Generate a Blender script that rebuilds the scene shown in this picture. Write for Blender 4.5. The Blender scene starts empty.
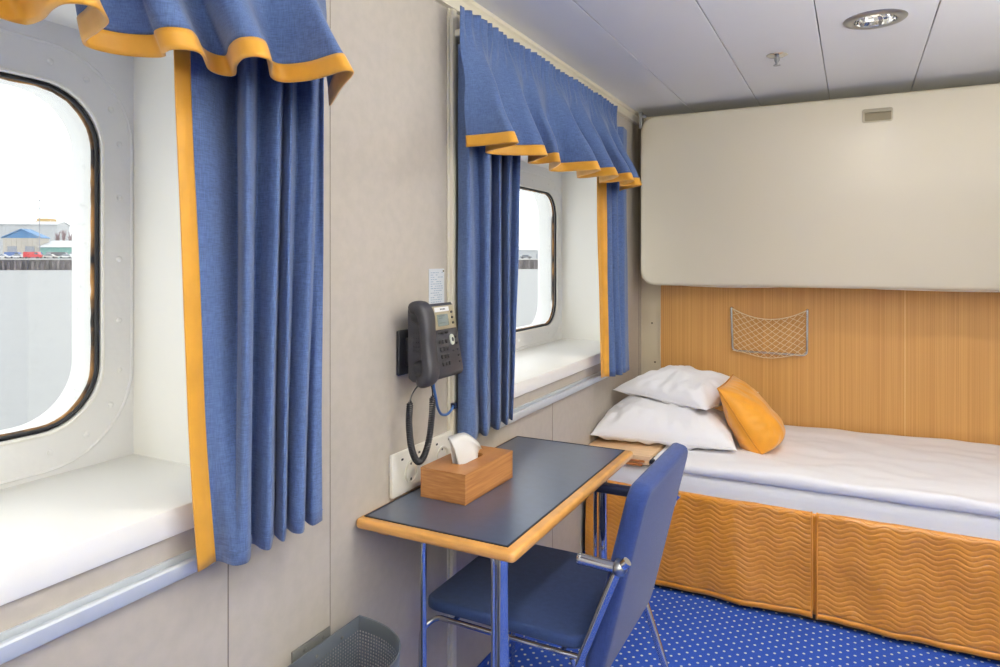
import bpy, bmesh, math, random
from math import sin, cos, pi, sqrt, radians, atan2, tan
from mathutils import Vector, Matrix, noise
random.seed(4)
SC = bpy.context.scene
COL = SC.collection
V = Vector
LAMP = 3.5  # glow strength of the added fill lamps on the walls
FILL_UP = 56.  # upward output of the same added fill lamps

# ------------------------------------------------------------------ materials
def lin(c):
    o = []
    for v in c[:3]:
        v = v / 255.0
        o.append(v / 12.92 if v <= .04045 else ((v + .055) / 1.055) ** 2.4)
    return (o[0], o[1], o[2], 1.0)

class NT:
    def __init__(s, m):
        s.t = m.node_tree; s.n = s.t.nodes; s.l = s.t.links
    def add(s, kind, **kw):
        n = s.n.new(kind)
        for k, v in kw.items():
            if k.startswith('i_'):
                key = k[2:]
                key = int(key) if key.isdigit() else key.replace('_', ' ')
                n.inputs[key].default_value = v
            else:
                setattr(n, k, v)
        return n
    def link(s, a, b): s.l.new(a, b)

def mat(name, col, rough=.5, metal=0., spec=.5, var=0., vscale=8., stretch=(1, 1, 1), bump=0., bscale=60., bstretch=None,
        sheen=0., coat=0., coatr=.05, trans=0., emit=None, estr=1., col2=None, detail=3., bdist=.002, transl=0.):
    m = bpy.data.materials.new(name); m.use_nodes = True
    k = NT(m); p = k.n['Principled BSDF']
    p.inputs['Base Color'].default_value = lin(col)
    p.inputs['Roughness'].default_value = rough
    p.inputs['Metallic'].default_value = metal
    p.inputs['Specular IOR Level'].default_value = spec
    p.inputs['Sheen Weight'].default_value = sheen
    p.inputs['Coat Weight'].default_value = coat; p.inputs['Coat Roughness'].default_value = coatr
    p.inputs['Transmission Weight'].default_value = trans
    tc = k.add('ShaderNodeTexCoord')
    if var > 0 or col2:
        mp = k.add('ShaderNodeMapping'); mp.inputs['Scale'].default_value = stretch
        k.link(tc.outputs['Object'], mp.inputs['Vector'])
        nz = k.add('ShaderNodeTexNoise', i_Scale=vscale, i_Detail=detail)
        k.link(mp.outputs[0], nz.inputs['Vector'])
        rp = k.add('ShaderNodeValToRGB')
        a = lin(col)
        if col2: b = lin(col2)
        else:
            b = tuple(min(1, x * (1 + var)) for x in a[:3]) + (1,)
            a = tuple(x * (1 - var) for x in a[:3]) + (1,)
        rp.color_ramp.elements[0].position = .35; rp.color_ramp.elements[0].color = a
        rp.color_ramp.elements[1].position = .65; rp.color_ramp.elements[1].color = b
        k.link(nz.outputs['Fac'], rp.inputs['Fac'])
        k.link(rp.outputs['Color'], p.inputs['Base Color'])
    if bump > 0:
        mp = k.add('ShaderNodeMapping'); mp.inputs['Scale'].default_value = bstretch or (1, 1, 1)
        k.link(tc.outputs['Object'], mp.inputs['Vector'])
        nz = k.add('ShaderNodeTexNoise', i_Scale=bscale, i_Detail=3.)
        k.link(mp.outputs[0], nz.inputs['Vector'])
        bp = k.add('ShaderNodeBump', i_Strength=bump, i_Distance=bdist)
        k.link(nz.outputs['Fac'], bp.inputs['Height'])
        k.link(bp.outputs['Normal'], p.inputs['Normal'])
    if emit:
        p.inputs['Emission Color'].default_value = lin(emit)
        p.inputs['Emission Strength'].default_value = estr
    if transl > 0:
        tr = k.add('ShaderNodeBsdfTranslucent')
        src = p.inputs['Base Color']
        if src.is_linked: k.link(src.links[0].from_socket, tr.inputs['Color'])
        else: tr.inputs['Color'].default_value = src.default_value
        mx = k.add('ShaderNodeMixShader', i_0=transl)
        out = k.n['Material Output']
        k.link(p.outputs[0], mx.inputs[1]); k.link(tr.outputs[0], mx.inputs[2]); k.link(mx.outputs[0], out.inputs['Surface'])
    return m

def cloth_mat(name, col, var=.16, transl=.12, sheen=.25, rough=.85):
    """plain woven cloth: fine horizontal and vertical threads"""
    m = bpy.data.materials.new(name); m.use_nodes = True
    k = NT(m); p = k.n['Principled BSDF']; out = k.n['Material Output']
    p.inputs['Roughness'].default_value = rough; p.inputs['Sheen Weight'].default_value = sheen
    p.inputs['Specular IOR Level'].default_value = .2
    tc = k.add('ShaderNodeTexCoord')
    facs = []
    for st in ((60, 60, 700), (700, 700, 60)):
        mp = k.add('ShaderNodeMapping'); mp.inputs['Scale'].default_value = st
        k.link(tc.outputs['Object'], mp.inputs['Vector'])
        nz = k.add('ShaderNodeTexNoise', i_Scale=1., i_Detail=2.)
        k.link(mp.outputs[0], nz.inputs['Vector']); facs.append(nz.outputs['Fac'])
    ad = k.add('ShaderNodeMath', operation='ADD'); k.link(facs[0], ad.inputs[0]); k.link(facs[1], ad.inputs[1])
    mr = k.add('ShaderNodeMapRange', i_1=.75, i_2=1.25); k.link(ad.outputs[0], mr.inputs[0])
    rp = k.add('ShaderNodeMix', data_type='RGBA')
    a = lin(col)
    rp.inputs[6].default_value = tuple(x * (1 - var * 1.6) for x in a[:3]) + (1,)
    rp.inputs[7].default_value = tuple(min(1, x * (1 + var * 1.6)) for x in a[:3]) + (1,)
    k.link(mr.outputs[0], rp.inputs[0])
    k.link(rp.outputs[2], p.inputs['Base Color'])
    bp = k.add('ShaderNodeBump', i_Strength=.25, i_Distance=.001)
    k.link(ad.outputs[0], bp.inputs['Height']); k.link(bp.outputs[0], p.inputs['Normal'])
    if transl > 0:
        tr = k.add('ShaderNodeBsdfTranslucent'); k.link(rp.outputs[2], tr.inputs['Color'])
        mx = k.add('ShaderNodeMixShader', i_0=transl)
        k.link(p.outputs[0], mx.inputs[1]); k.link(tr.outputs[0], mx.inputs[2]); k.link(mx.outputs[0], out.inputs['Surface'])
    return m

M = {}
M['wall'] = mat('wall_vinyl', (179, 171, 160), .55, var=.03, vscale=34, bump=.06, bscale=260)
M['wall_seam'] = mat('wall_seam', (120, 112, 102), .6)
M['cream_trim'] = mat('cream_trim', (216, 209, 190), .45)
M['far_beige'] = mat('far_beige', (205, 193, 168), .5)
M['ceil'] = mat('ceiling_panel', (218, 219, 221), .4, var=.01, vscale=3)
M['ceil_gap'] = mat('ceiling_gap', (150, 148, 145), .7)
M['white_paint'] = mat('white_paint', (244, 243, 236), .4, bump=.15, bscale=40, bdist=.003)
M['hull_paint'] = mat('hull_paint', (238, 238, 236), .45, bump=.35, bscale=22, bdist=.004)
M['sill_paint'] = mat('sill_paint', (244, 243, 238), .35, bump=.06, bscale=30)
M['alu'] = mat('aluminium', (206, 212, 218), .42, metal=.25)
M['blue_cloth'] = cloth_mat('blue_cloth', (82, 103, 147), transl=.12)
M['yellow_trim'] = mat('yellow_satin', (224, 162, 50), .45, sheen=.2, var=.05, vscale=20, bump=.06, bscale=500, transl=.12)
M['chair_cloth'] = cloth_mat('chair_cloth', (40, 58, 110), var=.1, transl=0, sheen=.15)
M['seat_cloth'] = cloth_mat('seat_cloth', (44, 62, 104), var=.08, transl=0, sheen=.1)
M['chrome'] = mat('chrome', (214, 214, 216), .12, metal=1.)
M['chrome_soft'] = mat('brushed_steel', (166, 168, 172), .28, metal=1.)
M['navy_rubber'] = mat('navy_rubber', (26, 34, 62), .5)
M['beech'] = mat('beech_edge', (212, 154, 80), .3, var=.1, vscale=10, stretch=(2, 2, 14), coat=.6, coatr=.15)
M['lino'] = mat('slate_linoleum', (60, 74, 98), .36, spec=.8, var=.05, vscale=40, coat=.6, coatr=.27)
M['lino_edge'] = mat('linoleum_edge', (28, 33, 44), .5)
M['bamboo'] = mat('bamboo', (162, 106, 58), .45, col2=(186, 130, 76), vscale=6, stretch=(3, 1.2, 30), bump=.04, bscale=120)
M['tissue'] = mat('tissue_paper', (240, 238, 234), .9, bump=.2, bscale=60, transl=.2)
M['slot_dark'] = mat('slot_dark', (70, 42, 22), .8)
M['phone'] = mat('phone_plastic', (50, 50, 56), .45, bump=.05, bscale=700)
M['phone_dark'] = mat('phone_dark', (30, 31, 36), .5)
M['phone_bezel'] = mat('phone_bezel', (168, 158, 132), .4, metal=.3)
M['lcd'] = mat('lcd_grey', (122, 132, 128), .25)
M['lcd_ink'] = mat('lcd_ink', (70, 80, 80), .4)
M['key'] = mat('phone_key', (34, 34, 40), .4)
M['key_pale'] = mat('phone_key_pale', (196, 200, 186), .4)
M['label_white'] = mat('label_white', (232, 232, 230), .5)
M['ink'] = mat('label_ink', (92, 96, 104), .6)
M['cord_black'] = mat('cord_black', (34, 34, 40), .45)
M['cable_blue'] = mat('cable_blue', (48, 92, 156), .4)
M['socket_white'] = mat('socket_white', (232, 229, 218), .35)
M['socket_in'] = mat('socket_inner', (214, 210, 198), .4)
M['dark'] = mat('dark_hole', (24, 24, 26), .7)
M['paper'] = mat('notice_paper', (214, 218, 222), .35, coat=.4)
M['paper_ink'] = mat('notice_ink', (150, 168, 186), .5)
M['bin'] = mat('bin_metal', (112, 118, 124), .45, metal=.35)
M['bin_plate'] = mat('bin_plate', (118, 118, 114), .45, metal=.4)
M['linen'] = mat('white_linen', (236, 235, 238), .8, sheen=.1, bump=.25, bscale=30, bstretch=(1, 4, 1), bdist=.005)
M['pillow_linen'] = mat('pillow_linen', (240, 239, 241), .8, sheen=.1, bump=.45, bscale=18, bdist=.008, bstretch=(1, 2.2, 1))
M['mattress'] = mat('mattress_cover', (242, 241, 240), .8, bump=.1, bscale=30)
M['gold_cloth'] = mat('gold_cushion', (226, 152, 26), .5, sheen=.35, var=.08, vscale=12, bump=.12, bscale=40, bdist=.004)
M['gold_piping'] = mat('gold_piping', (196, 126, 16), .5)
M['bed_wood'] = mat('bed_wood', (226, 190, 148), .5, var=.07, vscale=8, stretch=(2, 14, 14))
M['bed_wood_edge'] = mat('bed_wood_edge', (168, 104, 52), .5)
M['bed_frame'] = mat('bed_frame', (60, 50, 44), .7)
M['bunk'] = mat('bunk_cream', (203, 194, 174), .38, bump=.03, bscale=300)
M['bunk_edge'] = mat('bunk_edge', (216, 208, 188), .4)
M['bunk_under'] = mat('bunk_under', (238, 236, 232), .6)
M['bunk_tray'] = mat('handle_tray', (150, 142, 124), .4, metal=.4)
M['bunk_tray_in'] = mat('handle_recess', (112, 102, 80), .5, metal=.3)
M['reflector'] = mat('reflector', (226, 226, 226), .1, metal=1.)
M['bulb'] = mat('bulb_glass', (250, 246, 236), .3, emit=(255, 244, 226), estr=.7)
M['net'] = mat('net_cord', (226, 206, 168), .7)
M['screw'] = mat('screw_head', (110, 98, 82), .5, metal=.5)
M['black_rubber'] = mat('gasket_rubber', (22, 23, 28), .5, var=.5, vscale=50)
M['rust'] = mat('rusty_seal', (44, 40, 40), .7, col2=(190, 140, 80), vscale=16, detail=5, bump=.5, bscale=90)
M['cap_cream'] = mat('cap_cream', (226, 212, 160), .5)
M['room_wall'] = mat('room_wall', (214, 211, 200), .55)

def wood_wall():
    m = mat('wood_veneer', (206, 146, 78), .42)
    k = NT(m); p = k.n['Principled BSDF']
    tc = k.add('ShaderNodeTexCoord')
    cols = []
    for st, sc in (((140, 1, .5), 1.), ((420, 1, 1.2), 1.)):
        mp = k.add('ShaderNodeMapping'); mp.inputs['Scale'].default_value = st
        k.link(tc.outputs['Object'], mp.inputs['Vector'])
        nz = k.add('ShaderNodeTexNoise', i_Scale=sc, i_Detail=3.); k.link(mp.outputs[0], nz.inputs['Vector']); cols.append(nz.outputs['Fac'])
    ad = k.add('ShaderNodeMath', operation='ADD'); k.link(cols[0], ad.inputs[0]); k.link(cols[1], ad.inputs[1])
    rp = k.add('ShaderNodeValToRGB')
    k.link(ad.outputs[0], (mr := k.add('ShaderNodeMapRange', i_1=.7, i_2=1.3)).inputs[0]); k.link(mr.outputs[0], rp.inputs['Fac'])
    rp.color_ramp.elements[0].position = .1; rp.color_ramp.elements[0].color = lin((186, 134, 70))
    rp.color_ramp.elements[1].position = .9; rp.color_ramp.elements[1].color = lin((206, 156, 90))
    k.link(rp.outputs['Color'], p.inputs['Base Color'])
    return m
M['veneer'] = wood_wall()
M['veneer_seam'] = mat('veneer_seam', (226, 186, 128), .5)

def carpet(ax='xy'):
    m = mat('carpet_' + ax, (34, 62, 160), .95, spec=.1)
    k = NT(m); p = k.n['Principled BSDF']
    tc = k.add('ShaderNodeTexCoord')
    src = tc.outputs['Object']
    if ax == 'yz':
        sp = k.add('ShaderNodeSeparateXYZ'); cb = k.add('ShaderNodeCombineXYZ')
        k.link(src, sp.inputs[0]); k.link(sp.outputs[1], cb.inputs[0]); k.link(sp.outputs[2], cb.inputs[1]); src = cb.outputs[0]
    mp = k.add('ShaderNodeMapping'); mp.inputs['Rotation'].default_value = (0, 0, radians(45)); mp.inputs['Scale'].default_value = (1 / .031,) * 3
    # scale is applied before the rotation, which keeps the lattice square
    k.link(src, mp.inputs['Vector'])
    fr = k.add('ShaderNodeVectorMath', operation='FRACTION'); k.link(mp.outputs[0], fr.inputs[0])
    sb = k.add('ShaderNodeVectorMath', operation='SUBTRACT'); sb.inputs[1].default_value = (.5, .5, .5); k.link(fr.outputs[0], sb.inputs[0])
    ml = k.add('ShaderNodeVectorMath', operation='MULTIPLY'); ml.inputs[1].default_value = (1, 1, 0); k.link(sb.outputs[0], ml.inputs[0])
    ln = k.add('ShaderNodeVectorMath', operation='LENGTH'); k.link(ml.outputs[0], ln.inputs[0])
    mr = k.add('ShaderNodeMapRange', i_1=.17, i_2=.11); k.link(ln.outputs['Value'], mr.inputs[0])
    nz = k.add('ShaderNodeTexNoise', i_Scale=420., i_Detail=2.); k.link(tc.outputs['Object'], nz.inputs['Vector'])
    rp = k.add('ShaderNodeValToRGB'); k.link(nz.outputs['Fac'], rp.inputs['Fac'])
    rp.color_ramp.elements[0].position = .3; rp.color_ramp.elements[0].color = lin((38, 64, 150))
    rp.color_ramp.elements[1].position = .7; rp.color_ramp.elements[1].color = lin((60, 98, 192))
    mx = k.add('ShaderNodeMix', data_type='RGBA'); k.link(mr.outputs[0], mx.inputs[0]); k.link(rp.outputs[0], mx.inputs[6])
    mx.inputs[7].default_value = lin((214, 214, 184))
    k.link(mx.outputs[2], p.inputs['Base Color'])
    bp = k.add('ShaderNodeBump', i_Strength=.4, i_Distance=.003); k.link(nz.outputs['Fac'], bp.inputs['Height']); k.link(bp.outputs[0], p.inputs['Normal'])
    return m
M['carpet'] = carpet('xy'); M['carpet_up'] = carpet('yz')

def quilt():
    m = mat('gold_quilt', (208, 120, 14), .30, sheen=.3, spec=.8)
    k = NT(m); p = k.n['Principled BSDF']
    tc = k.add('ShaderNodeTexCoord'); sp = k.add('ShaderNodeSeparateXYZ'); k.link(tc.outputs['Object'], sp.inputs[0])
    def mth(op, a, b=None):
        n = k.add('ShaderNodeMath', operation=op)
        for i, q in enumerate((a, b)):
            if q is None: continue
            if isinstance(q, (int, float)): n.inputs[i].default_value = q
            else: k.link(q, n.inputs[i])
        return n.outputs[0]
    s = mth('SINE', mth('MULTIPLY', sp.outputs[0], 2 * pi / .100))
    z = mth('ADD', sp.outputs[2], mth('MULTIPLY', s, .0088))
    h = mth('POWER', mth('ABSOLUTE', mth('SINE', mth('MULTIPLY', z, pi / .0175))), .4)
    nz = k.add('ShaderNodeTexNoise', i_Scale=9., i_Detail=3.); k.link(tc.outputs['Object'], nz.inputs['Vector'])
    hh = mth('ADD', h, mth('MULTIPLY', nz.outputs['Fac'], 8.))
    bp = k.add('ShaderNodeBump', i_Strength=.55, i_Distance=.004); k.link(hh, bp.inputs['Height']); k.link(bp.outputs[0], p.inputs['Normal'])
    p.inputs['Base Color'].default_value = lin((208, 134, 22))
    return m
M['quilt'] = quilt()
M['quilt_plain'] = mat('gold_hem', (206, 132, 22), .38, sheen=.3, bump=.1, bscale=40)

def glass():
    m = bpy.data.materials.new('window_glass'); m.use_nodes = True
    k = NT(m); k.n.remove(k.n['Principled BSDF']); out = k.n['Material Output']
    t = k.add('ShaderNodeBsdfTransparent'); t.inputs[0].default_value = (.97, .985, .98, 1)
    g = k.add('ShaderNodeBsdfGlossy', i_Roughness=.02)
    d = k.add('ShaderNodeBsdfDiffuse'); d.inputs[0].default_value = (.9, .9, .9, 1)
    mx = k.add('ShaderNodeMixShader', i_0=.05); k.link(t.outputs[0], mx.inputs[1]); k.link(g.outputs[0], mx.inputs[2])
    # dried salt spots
    tc = k.add('ShaderNodeTexCoord'); nz = k.add('ShaderNodeTexNoise', i_Scale=70., i_Detail=4.); k.link(tc.outputs['Object'], nz.inputs['Vector'])
    mr = k.add('ShaderNodeMapRange', i_1=.62, i_2=.85, i_3=.04, i_4=.2); k.link(nz.outputs['Fac'], mr.inputs[0])
    m2 = k.add('ShaderNodeMixShader'); k.link(mr.outputs[0], m2.inputs[0]); k.link(mx.outputs[0], m2.inputs[1]); k.link(d.outputs[0], m2.inputs[2])
    k.link(m2.outputs[0], out.inputs['Surface'])
    return m
M['glass'] = glass()

# ------------------------------------------------------------------ geometry
def catmull(pts, k=8, closed=False):
    P = [V(p) for p in pts]; n = len(P); out = []
    segs = n if closed else n - 1
    for i in range(segs):
        if closed: a, b, c, d = P[(i - 1) % n], P[i], P[(i + 1) % n], P[(i + 2) % n]
        else: a, b, c, d = P[max(i - 1, 0)], P[i], P[i + 1], P[min(i + 2, n - 1)]
        for j in range(k):
            t = j / k; t2 = t * t; t3 = t2 * t
            out.append(.5 * ((2 * b) + (c - a) * t + (2 * a - 5 * b + 4 * c - d) * t2 + (3 * b - a - 3 * c + d) * t3))
    if not closed: out.append(P[-1].copy())
    return out

def fillet(pts, r, k=6):
    """polyline with rounded corners"""
    P = [V(p) for p in pts]; out = [P[0]]
    for i in range(1, len(P) - 1):
        a, b, c = P[i - 1], P[i], P[i + 1]
        d1 = (a - b); d2 = (c - b); q = min(r, d1.length * .49, d2.length * .49)
        p1 = b + d1.normalized() * q; p2 = b + d2.normalized() * q
        for j in range(k + 1):
            t = j / k
            out.append(p1 * (1 - t) ** 2 + b * 2 * t * (1 - t) + p2 * t * t)
    out.append(P[-1]); return out

def resample(P, n):
    L = [0.]
    for i in range(1, len(P)): L.append(L[-1] + (P[i] - P[i - 1]).length)
    out = []; j = 0
    for i in range(n):
        s = L[-1] * i / (n - 1)
        while j < len(P) - 2 and L[j + 1] < s: j += 1
        d = L[j + 1] - L[j]; t = (s - L[j]) / d if d > 1e-9 else 0
        out.append(P[j].lerp(P[j + 1], min(1, max(0, t))))
    return out

def rrect(w0, w1, h0, h1, r, k=8):
    """counter-clockwise rounded rectangle in 2D"""
    out = []
    for cx, cy, a0 in ((w1 - r, h1 - r, 0), (w0 + r, h1 - r, 90), (w0 + r, h0 + r, 180), (w1 - r, h0 + r, 270)):
        for j in range(k + 1):
            a = radians(a0 + 90 * j / k); out.append((cx + r * cos(a), cy + r * sin(a)))
    return out

class G:
    def __init__(s): s.v = []; s.f = []; s.m = []
    def addf(s, f, mi=0): s.f.append(tuple(f)); s.m.append(mi)
    def merge_bm(s, bm, mi=0, mtx=None):
        o = len(s.v); bm.verts.index_update()
        for v in bm.verts: s.v.append((mtx @ v.co) if mtx else v.co.copy())
        for f in bm.faces: s.addf([o + v.index for v in f.verts], mi)
        bm.free(); return s
    def box(s, x0, x1, y0, y1, z0, z1, mi=0, r=0., seg=2, mtx=None):
        bm = bmesh.new(); bmesh.ops.create_cube(bm, size=1)
        for v in bm.verts: v.co = V(((x0 + x1) / 2 + v.co.x * (x1 - x0), (y0 + y1) / 2 + v.co.y * (y1 - y0), (z0 + z1) / 2 + v.co.z * (z1 - z0)))
        if r > 0: bmesh.ops.bevel(bm, geom=list(bm.edges), offset=r, segments=seg, profile=.5, affect='EDGES')
        return s.merge_bm(bm, mi, mtx)
    def tube(s, pts, r, n=10, closed=False, mi=0, caps=True, rf=None):
        P = [V(p) for p in pts]; m = len(P); o = len(s.v)
        up = None
        for i in range(m):
            a = P[(i - 1) % m] if closed or i > 0 else P[i]; b = P[(i + 1) % m] if closed or i < m - 1 else P[i]
            t = (b - a).normalized()
            if up is None:
                up = V((0, 0, 1)) if abs(t.z) < .9 else V((1, 0, 0))
            up = (up - t * up.dot(t)).normalized(); w = t.cross(up)
            q = rf(i / (m - 1)) if rf else r
            for j in range(n):
                a_ = 2 * pi * j / n; s.v.append(P[i] + (up * cos(a_) + w * sin(a_)) * q)
        for i in range(m if closed else m - 1):
            i2 = (i + 1) % m
            for j in range(n):
                j2 = (j + 1) % n; s.addf((o + i * n + j, o + i * n + j2, o + i2 * n + j2, o + i2 * n + j), mi)
        if caps and not closed:
            s.addf([o + j for j in reversed(range(n))], mi); s.addf([o + (m - 1) * n + j for j in range(n)], mi)
        return s
    def grid(s, rows, cu=False, mi=0, mf=None):
        o = len(s.v); nr = len(rows); nc = len(rows[0])
        for r_ in rows:
            for p in r_: s.v.append(V(p))
        for i in range(nr - 1):
            for j in range(nc if cu else nc - 1):
                j2 = (j + 1) % nc
                s.addf((o + i * nc + j, o + i * nc + j2, o + (i + 1) * nc + j2, o + (i + 1) * nc + j), mf(i, j) if mf else mi)
        return s
    def lathe(s, prof, c, n=32, mi=0, axis=(0, 0, 1)):
        """prof: (radius, height) along the axis"""
        ax = V(axis).normalized(); u = V((1, 0, 0)) if abs(ax.x) < .9 else V((0, 1, 0)); u = (u - ax * u.dot(ax)).normalized(); w = ax.cross(u)
        rows = [[V(c) + ax * h + (u * cos(2 * pi * j / n) + w * sin(2 * pi * j / n)) * max(r, 1e-5) for j in range(n)] for r, h in prof]
        return s.grid(rows, cu=True, mi=mi)
    def slab(s, poly, o, u, v, n, depth, bev=0., seg=2, mi=0):
        """2D outline extruded by depth along n, rims bevelled"""
        o, u, v, n = V(o), V(u), V(v), V(n)
        bm = bmesh.new()
        vs = [bm.verts.new(o + u * a + v * b) for a, b in poly]
        f = bm.faces.new(vs)
        ex = bmesh.ops.extrude_face_region(bm, geom=[f])
        nv = [g for g in ex['geom'] if isinstance(g, bmesh.types.BMVert)]
        for q in nv: q.co += n * depth
        bm.normal_update()
        if bev > 0:
            tops = set(nv); base = set(vs)
            ed = [e for e in bm.edges if (e.verts[0] in tops and e.verts[1] in tops) or (e.verts[0] in base and e.verts[1] in base)]
            bmesh.ops.bevel(bm, geom=ed, offset=bev, segments=seg, profile=.5, affect='EDGES')
        bmesh.ops.recalc_face_normals(bm, faces=list(bm.faces))
        return s.merge_bm(bm, mi)
    def ring_plate(s, outer, inner, f3, mi=0):
        """flat plate between two loops of equal length"""
        o = len(s.v); n = len(outer)
        for p in outer: s.v.append(f3(p))
        for p in inner: s.v.append(f3(p))
        for i in range(n):
            j = (i + 1) % n; s.addf((o + i, o + j, o + n + j, o + n + i), mi)
        return s
    def ball(s, c, r, n=10, sz=(1, 1, 1), mi=0):
        c = V(c)
        rows = [[c + V((r * sz[0] * sin(pi * i / n) * cos(2 * pi * j / (2 * n)), r * sz[1] * sin(pi * i / n) * sin(2 * pi * j / (2 * n)), r * sz[2] * cos(pi * i / n))) for j in range(2 * n)] for i in range(n + 1)]
        return s.grid(rows, cu=True, mi=mi)

WM = {}
def wm(o): return WM.get(o.name, Matrix())

def obj(name, g, mats, parent=None, loc=None, ang=35, weld=True, solid=0.):
    me = bpy.data.meshes.new(name)
    if parent is not None: W = wm(parent)
    else: W = Matrix.Translation(V(loc)) if loc is not None else Matrix()
    inv = W.inverted()
    me.from_pydata([tuple(inv @ V(v)) for v in g.v], [], g.f)
    if not isinstance(mats, (list, tuple)): mats = [mats]
    for m in mats: me.materials.append(M[m] if isinstance(m, str) else m)
    me.polygons.foreach_set('material_index', g.m)
    bm = bmesh.new(); bm.from_mesh(me)
    if weld: bmesh.ops.remove_doubles(bm, verts=bm.verts, dist=1e-6)
    bmesh.ops.dissolve_degenerate(bm, edges=bm.edges, dist=1e-7)
    bmesh.ops.recalc_face_normals(bm, faces=bm.faces)
    bm.to_mesh(me); bm.free()
    me.shade_smooth()
    if ang < 180: me.set_sharp_from_angle(angle=radians(ang))
    o = bpy.data.objects.new(name, me); COL.objects.link(o)
    if parent is not None:
        o.parent = parent
    else:
        o.matrix_basis = W
    WM[o.name] = W
    if solid:
        md = o.modifiers.new('thickness', 'SOLIDIFY'); md.thickness = solid; md.offset = 0
    return o

def tag(o, label, cat, group=None, kind=None):
    o['label'] = label; o['category'] = cat
    if group: o['group'] = group
    if kind: o['kind'] = kind
    return o

def thing(name, label, cat, loc, rotz=0., group=None):
    o = bpy.data.objects.new(name, None); COL.objects.link(o)
    o.empty_display_size = .05
    o.location = loc; o.rotation_euler = (0, 0, rotz)
    WM[o.name] = Matrix.Translation(V(loc)) @ Matrix.Rotation(rotz, 4, 'Z')
    return tag(o, label, cat, group)

def struct(name, g, mats, label=None, parent=None, **kw):
    o = obj(name, g, mats, parent, **kw)
    o['kind'] = 'structure'
    if label: o['label'] = label
    return o

def dup(root, loc, label):
    r = root.copy(); COL.objects.link(r); r.location = loc; r['label'] = label
    for ch in list(root.children):
        c = ch.copy(); COL.objects.link(c); c.parent = r
        for g_ in list(ch.children):
            d = g_.copy(); COL.objects.link(d); d.parent = c
    return r

# ------------------------------------------------------------------ camera
CX, CZ = 1.03, 1.328
cam = bpy.data.cameras.new('camera'); co = bpy.data.objects.new('camera', cam); COL.objects.link(co)
F_PX = 684.0; TH = math.atan(355 / 684.)
cam.sensor_width = 36; cam.lens = F_PX / 1000 * 36
cam.shift_y = -73.5 / 1000; cam.clip_start = .02; cam.clip_end = 3000
co.location = (CX, 0, CZ); co.rotation_euler = (pi / 2, 0, TH)
SC.camera = co

# ------------------------------------------------------------------ room shell
RX, RB, FY, CH = 2.22, -1.35, 3.65, 2.10          # right wall, back wall, far wall, ceiling
REC = [(-.40, .947), (2.03, 3.38)]                 # window recesses along the left wall
SZ, HZ, HX = .909, 1.79, -.354                     # sill, soffit, hull plate

g = G()
ys = [RB] + [q for r in REC for q in r] + [FY]
def wq(y0, y1, z0, z1): g.box(-.05, 0, y0, y1, z0, z1)
wq(RB, FY, 0, SZ - .012); wq(RB, FY, HZ + .006, CH + .13)
for a, b in ((RB, REC[0][0] - .006), (REC[0][1] + .006, REC[1][0] - .006), (REC[1][1] + .006, FY)): wq(a, b, SZ - .012, HZ + .006)
for y, z0, z1, w in ((.892, .08, SZ - .05, .0022), (1.169, .08, CH - .07, .0012), (3.60, .08, CH - .07, .003), (2.42, .08, .78, .0016)):
    g.box(-.002, .0008, y - w / 2, y + w / 2, z0, z1, mi=1)
struct('wall_left', g, ['wall', 'wall_seam'])

g = G(); g.box(-.05, RX + .05, FY, FY + .05, 0, CH + .13)
g.box(.107, RX, FY - .008, FY, .0, 1.42, mi=1)
for x in (1.2335,): g.box(x - .0015, x + .0015, FY - .0085, FY - .007, .0, 1.42, mi=2)
g.box(.100, .108, FY - .010, FY, 0, 1.42, mi=3)
for x, z in ((.059, .988), (.075, .779)):
    g.lathe([(0, -.002), (.005, -.0015), (.0055, 0)], (x, FY, z), 12, mi=4, axis=(0, 1, 0))
struct('wall_far', g, ['far_beige', 'veneer', 'veneer_seam', 'far_beige', 'screw'])
g = G(); g.box(RX, RX + .05, RB, FY, 0, CH + .13); struct('wall_right', g, 'room_wall')
g = G(); g.box(-.05, RX + .05, RB - .05, RB, 0, CH + .13); struct('wall_back', g, 'room_wall')
g = G(); g.box(-.05, RX + .05, RB - .05, FY + .05, -.05, 0); struct('floor', g, 'carpet')
g = G(); g.box(-.05, RX + .05, RB - .05, FY + .05, CH + .11, CH + .15, mi=1)
xs = [0.0, .285, .61, .922, 1.256, 1.585, 1.91, RX]
LAMPS = [(1.087, 2.50), (1.087, 1.15), (1.087, -.35)]  # the downlight in view, then two copies added as fill
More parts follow.
